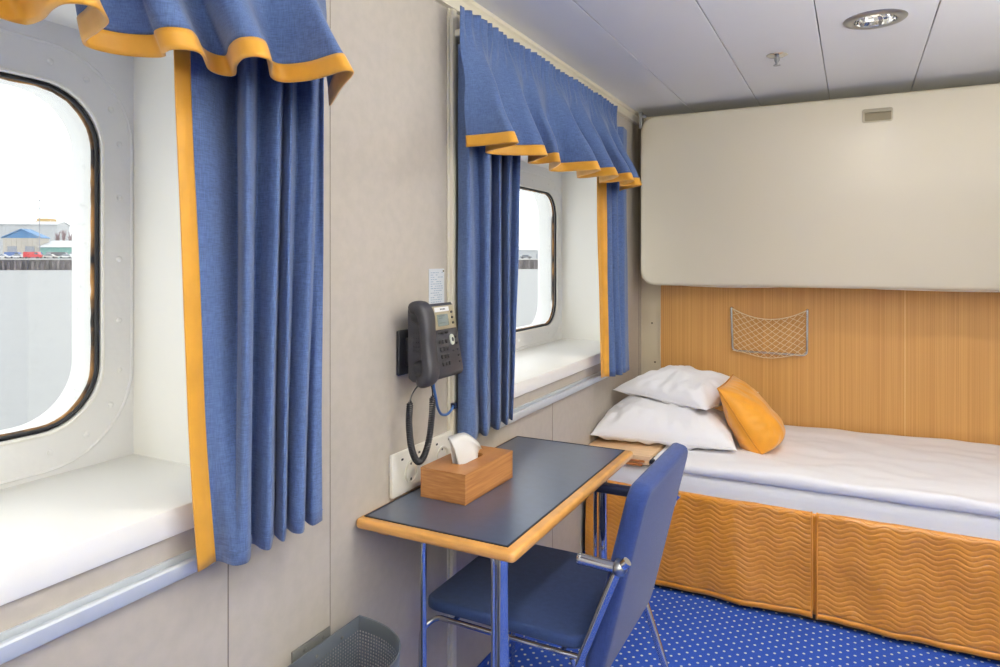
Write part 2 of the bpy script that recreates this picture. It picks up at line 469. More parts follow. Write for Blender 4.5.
for a, b in zip(xs[:-1], xs[1:]):
    a += .0015; b -= .0015
    cuts = [(ly - .12, ly + .12) for lx, ly in sorted(LAMPS, key=lambda q: q[1]) if a < lx < b]
    y_ = RB
    for c0, c1 in cuts + [(FY, FY)]:
        g.box(a, b, y_, c0, CH, CH + .014, mi=0, r=.0015 if not cuts else 0, seg=1); y_ = c1
    for lx, ly in LAMPS:
        if not a < lx < b: continue
        circ = [(lx + .066 * cos(2 * pi * i / 48), ly + .066 * sin(2 * pi * i / 48)) for i in range(48)]
        out = []
        for px_, py_ in circ:
            dx, dy = px_ - lx, py_ - ly
            k = min(((b if dx > 0 else a) - lx) / dx if abs(dx) > 1e-6 else 1e9, .12 / abs(dy) if abs(dy) > 1e-6 else 1e9)
            out.append([lx + dx * k, ly + dy * k])
        for c in ((a, ly - .12), (b, ly - .12), (b, ly + .12), (a, ly + .12)):
            q = min(out, key=lambda p_: (p_[0] - c[0]) ** 2 + (p_[1] - c[1]) ** 2); q[0], q[1] = c
        g.ring_plate(out, circ, lambda p_: V((p_[0], p_[1], CH)))
        g.grid([[V((p_[0], p_[1], CH + h_)) for p_ in circ] for h_ in (0, .11)], cu=True, mi=1)
        for sx in (a, b): g.box(sx - (.001 if sx == b else 0), sx + (.001 if sx == a else 0), ly - .12, ly + .12, CH, CH + .014)
struct('ceiling', g, ['ceil', 'ceil_gap'])

# coved carpet skirting, cornice, upright cover strip, rails under the sills
g = G(); g.box(0, .010, RB, FY, 0, .082, r=.003); struct('baseboard_left', g, 'carpet_up')
g = G(); pr = [(0, 2.1), (.022, 2.1), (.022, 2.088), (.014, 2.082), (.014, 2.058), (.018, 2.052), (.018, 2.044), (0, 2.044)]
g.grid([[V((x, y, z)) for x, z in pr] for y in (RB, FY)], cu=True); struct('trim_1', g, 'cream_trim')
g = G(); g.box(0, .006, 1.655, 1.695, .08, 2.045, r=.002); g.box(0, .016, 1.664, 1.686, .08, 2.045, r=.004); struct('trim_2', g, 'cream_trim')
def rail(name, y0, y1):
    g = G(); pr = [(0, .789), (.020, .789), (.022, .792), (.022, .812), (.019, .815), (.012, .815), (.012, .808), (.005, .808), (.005, .822), (0, .822)]
    g.grid([[V((x, y, z)) for x, z in pr] for y in (y0, y1)], cu=True)
    n0 = len(g.v)
    for i in (0, 1): g.addf([i * len(pr) + j for j in range(len(pr))])
    g.box(0, .022, y1 - .012, y1 + .03, .812, .830, mi=1, r=.004)
    struct(name, g, ['alu', 'cap_cream'])
rail('trim_3', -.5, .845); rail('trim_4', 1.93, 3.03)

# ------------------------------------------------------------------ windows
def window(idx, y0, y1):
    gy0, gy1, gz0, gz1, R = y1 - .072 - 1.2, y1 - .072, .995, 1.673, .12
    root = bpy.data.objects.new('window_%d' % idx, None); COL.objects.link(root); root['kind'] = 'structure'
    root.location = (0, (y0 + y1) / 2, SZ); WM[root.name] = Matrix.Translation(root.location)
    inner = rrect(gy0, gy1, gz0, gz1, R, 10)
    cy, cz = (gy0 + gy1) / 2, (gz0 + gz1) / 2
    outer = []
    for a, b in inner:
        da, db = a - cy, b - cz
        ta = ((y1 if da > 0 else y0) - cy) / da if abs(da) > 1e-6 else 1e9
        tb = ((HZ if db > 0 else SZ) - cz) / db if abs(db) > 1e-6 else 1e9
        t = min(ta, tb); outer.append([cy + da * t, cz + db * t])
    for c in ((y0, SZ), (y1, SZ), (y0, HZ), (y1, HZ)):
        q = min(outer, key=lambda p: (p[0] - c[0]) ** 2 + (p[1] - c[1]) ** 2); q[0], q[1] = c
    g = G(); g.ring_plate(outer, inner, lambda p: V((HX, p[0], p[1])))
    N = len(inner)
    # hull thickness seen through the pane
    g.grid([[V((x, a, b)) for a, b in inner] for x in (HX, HX - .03)], cu=True)
    tun = rrect(gy0, gy1, gz0, gz1, R, 10)
    g.grid([[V((x, cy + (a - cy) * k_, cz + (b - cz) * k_)) for a, b in inner] for x, k_ in ((HX - .02, 1.0), (HX - .10, 1.0), (HX - .112, 1.02))], cu=True)
    # welded doubler ring round the opening
    for off, rad in ((.075, .0035),):
        big = rrect(gy0 - off, min(gy1 + off, y1 - .004), gz0 - off, gz1 + off, R + off * .8, 10)
        g.tube([(HX, a, b) for a, b in big], rad, 6, closed=True)
    for a, b in rrect(gy0 - .04, gy1 + .04, gz0 - .04, gz1 + .04, R + .02, 3) + [(gy1 + .04, z) for z in (1.2, 1.33, 1.46)] + [(y, z) for y in (gy1 - .3, gy1 - .45, gy1 - .6, gy1 - .75, gy1 - .9) for z in (gz0 - .04, gz1 + .04)]:
        g.lathe([(.0065, -.001), (.006, .002), (.003, .0035), (0, .004)], (HX, a, b), 8, axis=(1, 0, 0))
    hull = struct('window_frame', g, 'hull_paint', parent=root)
    # recess lining
    g = G(); t = .012
    g.box(HX - .002, -.0015, y1, y1 + t, SZ - .02, HZ); g.box(HX - .002, -.0015, y0 - t, y0, SZ - .02, HZ); g.box(HX - .002, -.0015, y0 - t, y1 + t, HZ, HZ + t)
    struct('window_lining', g, 'white_paint', parent=root)
    g = G(); g.box(HX - .01, .010, y0 - .012, y1 + .012, SZ - .048, SZ, r=.004); struct('window_sill', g, 'sill_paint', parent=root)
    lip = rrect(gy0 - .003, gy1 + .003, gz0 - .003, gz1 + .003, R, 10)
    g = G(); g.tube([(HX + .002, a, b) for a, b in lip], .004, 8, closed=True); struct('window_lip', g, 'white_paint', parent=root)
    gk = rrect(gy0 + .005, gy1 - .005, gz0 + .005, gz1 - .005, R - .004, 10)
    g = G(); g.tube([(HX - .005, a, b) for a, b in gk], .0045, 8, closed=True); struct('window_gasket', g, 'black_rubber', parent=root)
    gk = rrect(gy0 + .006, gy1 - .006, gz0 + .006, gz1 - .006, R - .006, 16)
    P = [V((HX - .017, a, b)) for a, b in gk]
    P = resample(P + [P[0]], 220)[:-1]
    P = [p + V((0, noise.noise(p * 60) * .002, noise.noise(p * 60 + V((5, 1, 2))) * .002)) for p in P]
    g = G(); g.tube(P, .0045, 8, closed=True); struct('window_seal', g, 'rust', parent=root)
    pane = rrect(gy0 + .001, gy1 - .001, gz0 + .001, gz1 - .001, R, 10)
    g = G(); g.slab(pane, (HX - .026, 0, 0), (0, 1, 0), (0, 0, 1), (1, 0, 0), .004); struct('window_pane', g, 'glass', parent=root)
    L = bpy.data.lights.new('window_portal', 'AREA'); L.shape = 'RECTANGLE'; L.size = gy1 - gy0; L.size_y = gz1 - gz0
    L.cycles.is_portal = True
    lo = bpy.data.objects.new('window_portal', L); COL.objects.link(lo); lo.location = (HX - .12, cy, cz); lo.rotation_euler = (pi / 2, 0, -pi / 2)
window(1, *REC[0]); window(2, *REC[1])

# ------------------------------------------------------------------ curtains
def sheet(bottom, top, z0, z1, ncol, nrow, ease=1.0, border=0., noise_amp=.003, seed=0., ruffle=None, zfun=None, shape=None, idx=False):
    """cloth hanging from path top (at z1) to path bottom (at z0); paths are lists of (x, y)"""
    if idx:      # both paths list the same folds: join them fold by fold
        B = catmull([(x, y, 0) for x, y in bottom], ncol); T = catmull([(x, y, 0) for x, y in top], ncol); ncol = len(B)
    else:
        B = resample(catmull([(x, y, 0) for x, y in bottom], 10), ncol)
        T = resample(catmull([(x, y, 0) for x, y in top], 10), ncol)
    rows = []
    for i in range(nrow):
        t = i / (nrow - 1); k = shape(t) if shape else t ** ease
        row = []
        for j in range(ncol):
            u = j / (ncol - 1)
            p = T[j].lerp(B[j], k); z = z1 + (z0 - z1) * t
            nx = noise.noise(V((u * 7 + seed, t * 3.1, seed))) * noise_amp
            if ruffle: p = p + V((ruffle(u, t), 0, 0))
            if zfun: z += zfun(u, t)
            row.append(V((p.x + nx, p.y + nx * .6, z)))
        rows.append(row)
    return rows

def deepen(P, k, c=.055):
    return [(c + (x - c) * k, y) for x, y in P]

def curtain(name, label, rows, border_cols, border_side, z_hem=True):
    """splits the sheet in body and yellow border"""
    nc = len(rows[0])
    root = thing(name, label, 'curtain', rows[0][nc // 2], 0, 'blue curtains at the two windows')
    if border_side == 'left': a, b = [r[border_cols:] for r in rows], [r[:border_cols + 1] for r in rows]
    else: a, b = rows, None
    g = G(); g.grid(a); obj('curtain_panel', g, 'blue_cloth', root, ang=180, solid=.0022)
    if b:
        g = G(); g.grid(b); obj('curtain_border', g, 'yellow_trim', root, ang=180, solid=.003)
    # stitched hem line near the bottom and gathering tape at the top
    g = G(); g.tube([r + V((.0015, 0, .022)) for r in a[-1]], .0011, 5); obj('hem_stitch', g, 'blue_cloth', root, ang=180)
    return root

def wavepath(y0, y1, n, x, amp, ph=0., sub=8):
    N = n * sub
    return [(x + amp * sin(2 * pi * n * i / N + ph), y0 + (y1 - y0) * i / N) for i in range(N + 1)]

# first window, right-hand panel: hem path follows the folds in the picture
b1 = [(0.050, 0.788), (0.050, 0.806), (0.048, 0.825), (0.060, 0.827), (0.075, 0.825), (0.088, 0.824), (0.097, 0.827), (0.100, 0.830), (0.102, 0.835), (0.102, 0.844), (0.090, 0.861), (0.060, 0.891), (0.046, 0.901), (0.056, 0.906), (0.084, 0.896), (0.096, 0.901), (0.060, 0.941), (0.050, 0.953), (0.075, 0.941), (0.092, 0.939), (0.060, 0.977), (0.050, 0.987), (0.080, 0.975), (0.094, 0.984), (0.065, 1.020), (0.055, 1.033), (0.088, 1.020), (0.085, 1.049)]
t1 = [(0.050, 0.737), (0.052, 0.752), (0.050, 0.769), (0.046, 0.804), (0.030, 0.842), (0.004, 0.891), (-0.004, 0.916), (0.030, 0.890), (0.070, 0.859), (0.090, 0.854), (0.080, 0.877), (0.030, 0.926), (0.012, 0.950), (0.026, 0.954), (0.052, 0.951), (0.066, 0.958), (0.040, 0.988), (0.028, 1.006), (0.048, 0.997), (0.056, 0.997), (0.030, 1.026), (0.016, 1.052), (0.034, 1.055), (0.056, 1.055), (0.054, 1.069), (0.030, 1.096), (0.020, 1.115), (0.036, 1.106)]
rows = sheet(b1, t1, .808, 1.94, 6, 60, idx=True, noise_amp=.004, seed=1.3, shape=lambda t: t * t * (1.3 - .3 * t),
             zfun=lambda u, t: (-.005 * max(0, 1 - u / .14) ** 1.5) * t)
curtain('curtain', 'blue curtain with a yellow front edge, right of the nearest window', rows, 12, 'left')

b2 = [(0.028, 1.671), (0.050, 1.662), (0.070, 1.667), (0.075, 1.686), (0.050, 1.742), (0.045, 1.769), (0.072, 1.745), (0.080, 1.754), (0.050, 1.816), (0.035, 1.850), (0.060, 1.830), (0.078, 1.828), (0.050, 1.888), (0.035, 1.924), (0.060, 1.903), (0.075, 1.894), (0.050, 1.947), (0.040, 1.970), (0.055, 1.955), (0.062, 1.955)]
t2 = [(0.028, 1.671), (0.050, 1.662), (0.068, 1.659), (0.060, 1.690), (0.035, 1.739), (0.040, 1.766), (0.066, 1.756), (0.078, 1.770), (0.050, 1.829), (0.030, 1.873), (0.056, 1.857), (0.070, 1.850), (0.040, 1.914), (0.026, 1.948), (0.055, 1.920), (0.070, 1.918), (0.040, 1.985), (0.028, 2.016), (0.050, 2.009), (0.062, 2.014)]
rows = sheet(b2, t2, .817, 1.94, 8, 60, idx=True, noise_amp=.004, seed=4.1, shape=lambda t: t * t * (1.4 - .4 * t))
curtain('curtain', 'plain blue curtain hanging behind the desk, left of the far window', rows, 0, None)

b3 = [(.078, 2.765), (.080, 2.80), (.094, 2.815), (.112, 2.822), (.118, 2.835), (.096, 2.858), (.098, 2.872), (.126, 2.868), (.132, 2.885), (.106, 2.912), (.110, 2.928), (.128, 2.945), (.122, 2.985), (.122, 3.02)]
t3 = [(.050, 2.795), (.052, 2.83), (.060, 2.85), (.074, 2.865), (.074, 2.885), (.054, 2.91), (.056, 2.925), (.076, 2.935), (.078, 2.96), (.056, 3.00), (.060, 3.03), (.078, 3.05), (.076, 3.10), (.068, 3.15)]
rows = sheet(b3, deepen(t3, 1.3, .062), .829, 1.94, 110, 50, noise_amp=.003, seed=7.7, shape=lambda t: t * t * (1.4 - .4 * t))
curtain('curtain', 'narrow blue curtain with a yellow edge, right of the far window by the pillows', rows, 18, 'left')

def valance(label, hem, top, z0, z1, zr, ncol, seed, zfun=None):
    rows = sheet(hem, top, z0, z1, ncol, 50, noise_amp=.009, seed=seed,
                 ruffle=lambda u, t: .0075 * sin(u * 2 * pi * zr) * max(0, 1 - t / .34) + (.004 * sin(u * 2 * pi * zr * 1.7 + 2) * max(0, 1 - t / .2)),
                 shape=lambda t: max(0, (t - .10) / .90) ** 1.05, zfun=zfun)
    nb = 5   # bottom rows that make the yellow binding
    mid = rows[0][len(rows[0]) // 2]
    root = thing('curtain_valance', label, 'valance', (0.03, mid.y, z1), 0, 'gathered blue valances over the windows')
    g = G(); g.grid(rows[:-nb + 1]); obj('valance_skirt', g, 'blue_cloth', root, ang=180, solid=.0022)
    g = G(); g.grid([[p for p in r] for r in rows[-nb:]]); obj('valance_border', g, 'yellow_trim', root, ang=180, solid=.0042)
    y0, y1 = rows[0][0].y, rows[0][-1].y
    g = G(); g.box(0, .052, y0 + .07, y1 - .02, z1 - .055, z1 - .035, r=.004); obj('curtain_track', g, 'cream_trim', root)

hem1 = [(.14, -.42), (.07, -.36), (.10, -.30), (.20, -.26), (.21, -.20), (.11, -.13), (.07, -.06), (.14, .0), (.22, .04), (.20, .10), (.10, .17), (.06, .24), (.13, .30), (.21, .335), (.18, .38), (.09, .43),
        (.065, .50), (.10, .508), (.16, .492), (.196, .49), (.215, .512), (.18, .552), (.125, .573), (.070, .590), (.052, .618), (.062, .658), (.10, .686), (.125, .672), (.150, .668), (.172, .688), (.155, .715), (.110, .757),
        (.094, .79), (.108, .806), (.16, .765), (.205, .742), (.232, .750), (.226, .778), (.165, .842), (.160, .880), (.22, .890), (.302, .872), (.298, .895), (.21, .96), (.10, 1.05)]
top1 = [(.075, -.40 + 1.46 * i / 40) for i in range(41)]
valance('gathered blue valance with yellow hem above the nearest window', hem1, top1, 1.635, 2.02, 34, 460, 2.2)
hem2 = [(.085, 1.625), (.13, 1.625), (.185, 1.622), (.228, 1.616), (.238, 1.630), (.205, 1.66), (.135, 1.695), (.085, 1.735), (.10, 1.79), (.155, 1.83), (.202, 1.846), (.214, 1.866), (.18, 1.90), (.135, 1.945), (.10, 1.985),
        (.12, 2.015), (.155, 2.015), (.192, 2.005), (.200, 2.022), (.17, 2.08), (.12, 2.15), (.088, 2.20), (.12, 2.235), (.185, 2.235), (.242, 2.238), (.248, 2.26), (.19, 2.33), (.125, 2.39), (.10, 2.43), (.13, 2.445),
        (.19, 2.42), (.245, 2.415), (.252, 2.44), (.20, 2.53), (.135, 2.60), (.12, 2.635), (.17, 2.63), (.25, 2.59), (.262, 2.62), (.20, 2.72), (.16, 2.77), (.18, 2.79), (.225, 2.77), (.245, 2.795), (.19, 2.86), (.12, 2.93), (.09, 2.98)]
top2 = [(.072, 1.606 + 1.40 * i / 40) for i in range(41)]
valance('gathered blue valance with yellow hem above the far window', hem2, top2, 1.638, 2.022, 36, 460, 5.9)

# ------------------------------------------------------------------ desk
TZ = .73
desk = thing('desk', 'small wall desk with slate blue top, beech edge and chrome legs', 'desk', (.2, 1.675, 0))
g = G(); g.slab(rrect(.001, .414, 1.2495, 2.101, .012, 4), (0, 0, TZ - .024), (1, 0, 0), (0, 1, 0), (0, 0, 1), .0235, bev=.009, seg=4); obj('tabletop', g, 'beech', desk)
g = G(); g.slab(rrect(.016, .386, 1.274, 2.084, .004, 3), (0, 0, TZ - .002), (1, 0, 0), (0, 1, 0), (0, 0, 1), .0024); ins = obj('writing_surface', g, 'lino', desk); ins['label'] = 'slate blue linoleum inlay'
g = G()
for x0, x1, y0, y1 in ((.013, .389, 1.271, 1.2755), (.013, .389, 2.0825, 2.087), (.013, .0175, 1.271, 2.087), (.3845, .389, 1.271, 2.087)): g.box(x0, x1, y0, y1, TZ - .002, TZ + .0014)
obj('inlay_border', g, 'lino_edge', desk)
g = G(); g.box(0.001, .034, 1.335, 2.06, TZ - .066, TZ - .024, r=.003); obj('wall_cleat', g, 'beech', desk)
for y in (1.300, 2.005):
    g = G(); x = .362 if y < 1.5 else .345
    g.tube([(x, y, .006), (x, y, TZ - .03)], .0135, 20); lg = obj('leg', g, 'chrome', desk)
    g = G(); g.lathe([(.0, 0), (.017, 0), (.017, .012), (.0145, .016)], (x, y, 0.001), 20); obj('foot_cap', g, 'navy_rubber', lg)
    g = G(); g.box(x - .022, x + .022, y - .022, y + .022, TZ - .034, TZ - .0235, r=.003); obj('leg_bracket', g, 'chrome_soft', lg)
y = 1.318
g = G(); g.tube(fillet([(.147, y, .006), (.147, y, TZ - .030), (.332, y, TZ - .030), (.332, y, .006)], .035), .0075, 12); obj('leg_frame', g, 'chrome', desk)
g = G(); g.tube([(.322, 2.0, .006), (.322, 2.0, TZ - .03)], .006, 12); obj('leg_frame', g, 'chrome', desk)

# ------------------------------------------------------------------ tissue box
tb = thing('tissue_box', 'bamboo tissue box on the desk with a white tissue sticking out', 'tissue box', (.127, 1.56, TZ))
a = radians(1.5); Rb = Matrix.Translation(V((.127, 1.56, 0))) @ Matrix.Rotation(-a, 4, 'Z')
z0, z1 = TZ + .0015, TZ + .076
g = G(); w, d, t = .0665, .123, .008
g.box(-w, w, -d, d, z0, z0 + .004, mtx=Rb)
g.box(-w, w, -d, -d + t, z0, z1 - t, mtx=Rb, r=.0008, seg=1); g.box(-w, w, d - t, d, z0, z1 - t, mtx=Rb, r=.0008, seg=1)
g.box(-w, -w + t, -d + t, d - t, z0, z1 - t, mtx=Rb); g.box(w - t, w, -d + t, d - t, z0, z1 - t, mtx=Rb)
obj('box_body', g, 'bamboo', tb)
slot = rrect(-.018, .018, -.058, .058, .0179, 8)
out = []
for p in slot:
    k = min(w / max(abs(p[0]), 1e-6), d / max(abs(p[1]), 1e-6)); out.append([p[0] * k, p[1] * k])
for c in ((w, d), (-w, d), (-w, -d), (w, -d)):
    q = min(out, key=lambda p: (p[0] - c[0]) ** 2 + (p[1] - c[1]) ** 2); q[0], q[1] = c
g = G(); g.ring_plate(out, slot, lambda p: Rb @ V((p[0], p[1], z1))); g.ring_plate(out, slot, lambda p: Rb @ V((p[0], p[1], z1 - t)))
for lp in (out, slot): g.grid([[Rb @ V((p[0], p[1], zz)) for p in lp] for zz in (z1, z1 - t)], cu=True)
obj('box_lid', g, 'bamboo', tb)
# tissue: a pinched sheet pulled up through the slot, its top folded over
rows = []
for i in range(15):
    t = i / 14; row = []
    for j in range(25):
        u = j / 24 * 2 - 1
        zz = TZ + .058 + .088 * t * (1 - .42 * max(0, u) ** 1.3 * t)
        yy = 1.546 + u * (.044 + .010 * t)
        xx = .120 + .004 * sin(u * 4.2 + .8) * (1 - .3 * t) - .022 * (t - .5) * (u < -.1) * 0 + .016 * t * u + .002 * sin(5 * t + 3 * u)
        row.append(V((xx, yy, zz)))
    rows.append(row)
g = G(); g.grid(rows)
rows2 = [[p + V((.012 + .008 * (1 - i / 14) + .003 * sin(j * .4), .002 - .004 * i / 14, -.016 * (i / 14) ** 2)) for j, p in enumerate(r)] for i, r in enumerate(rows)]
g.grid(rows2); g.grid([rows[-1], rows2[-1]])
ts = obj('tissue', g, 'tissue', tb, ang=180, solid=.0006)

# ------------------------------------------------------------------ chair
ch = thing('armchair', 'blue upholstered chair with chrome tube frame pushed in at the desk', 'chair', (.33, 1.70, 0))
g = G(); g.slab(rrect(.046, .480, 1.466, 1.905, .035, 5), (0, 0, .433), (1, 0, 0), (0, 1, 0), (0, 0, 1), .030, bev=.010, seg=3); obj('seat', g, 'seat_cloth', ch)
# back: reclined padded board
sl = .245; nrm = V((1, 0, -sl)).normalized(); upv = V((sl, 0, 1)).normalized()
o = V((.516 - .048, 0, .365 + .0))
g = G()
pl = rrect(1.482, 1.932, 0, .478, .045, 7)
g.slab(pl, o, (0, 1, 0), upv, nrm, .047, bev=.016, seg=4); obj('backrest', g, 'chair_cloth', ch)
TR = .0105
for y, s in ((1.458, 0), (1.943, 1)):
    ys_ = y
    g = G(); g.tube([(.468, ys_, .405), (.477, ys_, .419), (.566, ys_, .645), (.588, ys_, .668)], TR, 14); up = obj('upright', g, 'chrome', ch)
    g = G(); g.ball((.568, ys_, .648), .0165, 8, (1, 1, 1)); g.box(.555, .58, min(ys_, 1.70) - .004 if s == 0 else ys_ - .03, (ys_ + .03) if s == 0 else ys_ + .004, .632, .66, r=.004); obj('joint', g, 'chrome_soft', up)
    if s == 0:
        g = G(); g.tube([(.474, ys_, .652), (.565, ys_, .648)], .0125, 16); g.lathe([(0, -.003), (.0125, -.001), (.0133, .002), (.0133, .006), (.0125, .007)], (.474, ys_, .652), 16, axis=(1, 0, 0))
        obj('armrest', g, 'chrome', ch)
    else:
        g = G(); g.tube([(.22, ys_, .652), (.565, ys_, .648)], .0105, 14); ar = obj('armrest', g, 'chrome', ch)
        g = G(); g.slab(rrect(.215, .525, ys_ - .018, ys_ + .018, .017, 6), (0, 0, .640), (1, 0, 0), (0, 1, 0), (0, 0, 1), .026, bev=.008, seg=3); pdx = obj('arm_pad', g, 'navy_rubber', ar); pdx['label'] = 'dark navy arm pad'
    sgn = -1 if s == 0 else 1
    g = G(); g.tube(fillet([(.478, ys_, .428), (.092, ys_, .428), (.066, ys_ + sgn * .026, .404), (.050, ys_ + sgn * .030, .006)], .02), .0070, 12); obj('leg', g, 'chrome', ch)
    g = G(); g.tube([(.462, ys_, .424), (.492, ys_, .343), (.551, ys_, .172), (.608, ys_, .006)], .0105, 12); obj('leg', g, 'chrome', ch)
for x in (.14, .43):
    g = G(); g.tube([(x, 1.462, .426), (x, 1.938, .426)], .006, 10); obj('cross_bar', g, 'chrome', ch)

# ------------------------------------------------------------------ waste bin on the wall
bn = thing('waste_bin', 'grey perforated metal waste bin hung on the wall beside the desk', 'waste bin', (.1, 1.12, .21))
outl = [(.020, .99), (.020, 1.245)]
arc = []
cyb, ry, rx = 1.1175, .1275, .180
for i in range(49):
    a = pi / 2 - pi * i / 48
    arc.append((.020 + rx * cos(a) ** .8 if cos(a) > 1e-6 else .020, cyb + ry * sin(a)))
path = [V((x, y, 0)) for x, y in arc]
path = path + [V((.020, cyb - ry, 0)).lerp(V((.020, cyb + ry, 0)), i / 30) for i in range(1, 31)]
P = resample(path, 91)[:-1]
zt, zb = .512, .215
g = G(); nz_ = 34; ncell = len(P)
c0 = sum(P, V()) / len(P)
def bp(i, k):
    z = zb + .012 + (zt - .03 - zb - .012) * k / nz_
    f = 1 - .10 * (zt - z) / (zt - zb); p = P[i % ncell]
    return V((.020 + (p.x - .020) * f, c0.y + (p.y - c0.y) * f, z))
for i in range(ncell):
    for k in range(nz_):
        a_, b_, c_, d_ = bp(i, k), bp(i + 1, k), bp(i + 1, k + 1), bp(i, k + 1)
        cc = (a_ + b_ + c_ + d_) / 4; q = [cc + (p - cc) * .56 for p in (a_, b_, c_, d_)]
        o0 = len(g.v); g.v += [a_, b_, c_, d_] + q
        for e in range(4): g.addf((o0 + e, o0 + (e + 1) % 4, o0 + 4 + (e + 1) % 4, o0 + 4 + e))
obj('bin_basket', g, 'bin', bn, solid=.0012)
g = G(); rimo = [V((p.x, p.y, zt)) for p in P]; riml = [bp(i, nz_) for i in range(ncell)]
def sc_(L, k, z): return [V((c0.x + (p.x - c0.x) * k, c0.y + (p.y - c0.y) * k, z)) for p in L]
g.grid([riml, sc_(rimo, 1.012, zt - .004), sc_(rimo, 1.016, zt), sc_(rimo, .985, zt), sc_(rimo, .978, zt - .004), sc_(riml, .980, zt - .03)], cu=True); obj('bin_rim', g, 'bin', bn)
g = G(); fl = [bp(i, 0) for i in range(ncell)]; g.addf(range(ncell)); g.v += [V((p.x, p.y, zb + .004)) for p in fl]; g.grid([fl, [V((p.x, p.y, zb)) for p in fl]], cu=True); obj('bin_floor', g, 'bin', bn)
g = G(); g.box(.001, .006, 1.050, 1.165, .46, .522, r=.0015); g.box(.004, .020, 1.062, 1.15, .47, .492, r=.0015)
for y in (1.085, 1.14): g.lathe([(.005, 0), (.0045, .003), (0, .0035)], (.006, y, .510), 10, axis=(1, 0, 0))
obj('wall_bracket', g, 'bin_plate', bn)
for y in (1.10, 1.18):
    g = G(); g.lathe([(.004, 0), (.0035, .002), (0, .003)], (.0245, y, zt - .018), 10, axis=(1, 0, 0)); obj('rivet', g, 'bin_plate', bn)

# ------------------------------------------------------------------ telephone
ph = thing('wall_telephone', 'dark grey desk telephone mounted on the wall above the desk', 'telephone', (.0, 1.475, 1.13))
g = G(); g.box(.001, .012, 1.412, 1.545, 1.035, 1.150, r=.004); g.box(.010, .060, 1.435, 1.53, 1.06, 1.13, r=.004); obj('wall_mount', g, 'phone_dark', ph)
y0, y1 = 1.414, 1.588
# body with sloping face: profile in xz swept along y
fT, fB = V((.061, 0, 1.210)), V((.096, 0, 1.032))
YH, HXC = 1.416, .076
fu = (fT - fB).normalized(); fn = V((fu.z, 0, -fu.x)); fl = (fT - fB).length
def face(y, s, d=0.): return fB + fu * (s * fl) + fn * d + V((0, y, 0))
prof = [(.034, 1.206), (.056, 1.214), (.0612, 1.209), (.0955, 1.040), (.0958, 1.032), (.090, 1.024), (.050, 1.022), (.036, 1.030)]
rows = []
for yy, k in ((y0, .93), (y0 + .004, 1.), (y1 - .004, 1.), (y1, .93)):
    rows.append([V((.065 + (x - .065) * k, yy, 1.12 + (z - 1.12) * (.5 + .5 * k))) for x, z in prof])
g = G(); g.grid(rows, cu=True); g.addf(range(len(prof))); g.addf([len(prof) * 3 + i for i in range(len(prof))]); obj('phone_body', g, 'phone', ph, ang=40)
def plate(nm, ya, yb, sa, sb, th, m, bev=.0012, r=.003, d=.0, par=ph):
    g = G(); g.slab(rrect(ya, yb, sa * fl, sb * fl, r, 3), fB + fn * d, (0, 1, 0), fu, fn, th, bev=bev, seg=2); return obj(nm, g, m, par)
bz = plate('screen_bezel', 1.4790, 1.5830, .645, .985, .004, 'phone_bezel')
scn = plate('screen', 1.4930, 1.5460, .69, .86, .0012, 'lcd', .0003, .002, .004, bz)
g = G()
for s in (.83, .80, .73): g.slab(rrect(1.4990, 1.4990 + (.03 if s != .80 else .02), s * fl, s * fl + .0025, .0005, 1), fB + fn * .0053, (0, 1, 0), fu, fn, .0003)
obj('screen_text', g, 'lcd_ink', scn)
st = plate('name_label', 1.4870, 1.5560, .90, .965, .0008, 'label_white', 0, .001, .004, bz)
g = G()
for q, (ya, w_) in enumerate(((1.5130, .005), (1.5200, .004), (1.5260, .006), (1.5340, .003))): g.slab(rrect(ya, ya + w_, .922 * fl, .944 * fl, .0004, 1), fB + fn * .0049, (0, 1, 0), fu, fn, .0003)
obj('label_text', g, 'ink', st)
for s in (.72, .80, .88): plate('key', 1.5620, 1.5710, s * fl / fl - .018, s + .018, .0035, 'key', .001, .003, .003)
for ya in (1.4910, 1.5090, 1.5270): plate('key', ya, ya + .010, .575, .605, .003, 'key')
for r_ in range(4):
    for c_ in range(3): plate('key', 1.4890 + c_ * .0155, 1.5000 + c_ * .0155, .44 - r_ * .105, .50 - r_ * .105, .0035, 'key')
for r_ in range(5): plate('key', 1.5690, 1.5790, .49 - r_ * .09, .525 - r_ * .09, .003, 'key')
nk = plate('navigation_key', 1.5420, 1.5620, .40, .56, .004, 'key_pale', .0015, .0098)
plate('select_key', 1.5480, 1.5560, .45, .51, .0012, 'key', .0004, .003, .004, nk)
plate('key', 1.5470, 1.5570, .30, .335, .003, 'key')
# cradle wall under the handset with speaker grille
g = G(); g.box(.05, .078, y0 + .004, y0 + .062, 1.045, 1.200, r=.008); obj('cradle', g, 'phone_dark', ph)
g = G()
for i in range(5):
    for j in range(3):
        g.lathe([(.0022, 0), (.0018, .0012), (0, .0013)], (.054 + j * .007, y0 - .0005, 1.10 + i * .011), 8, axis=(0, -1, 0))
obj('speaker_grille', g, 'key', ph)
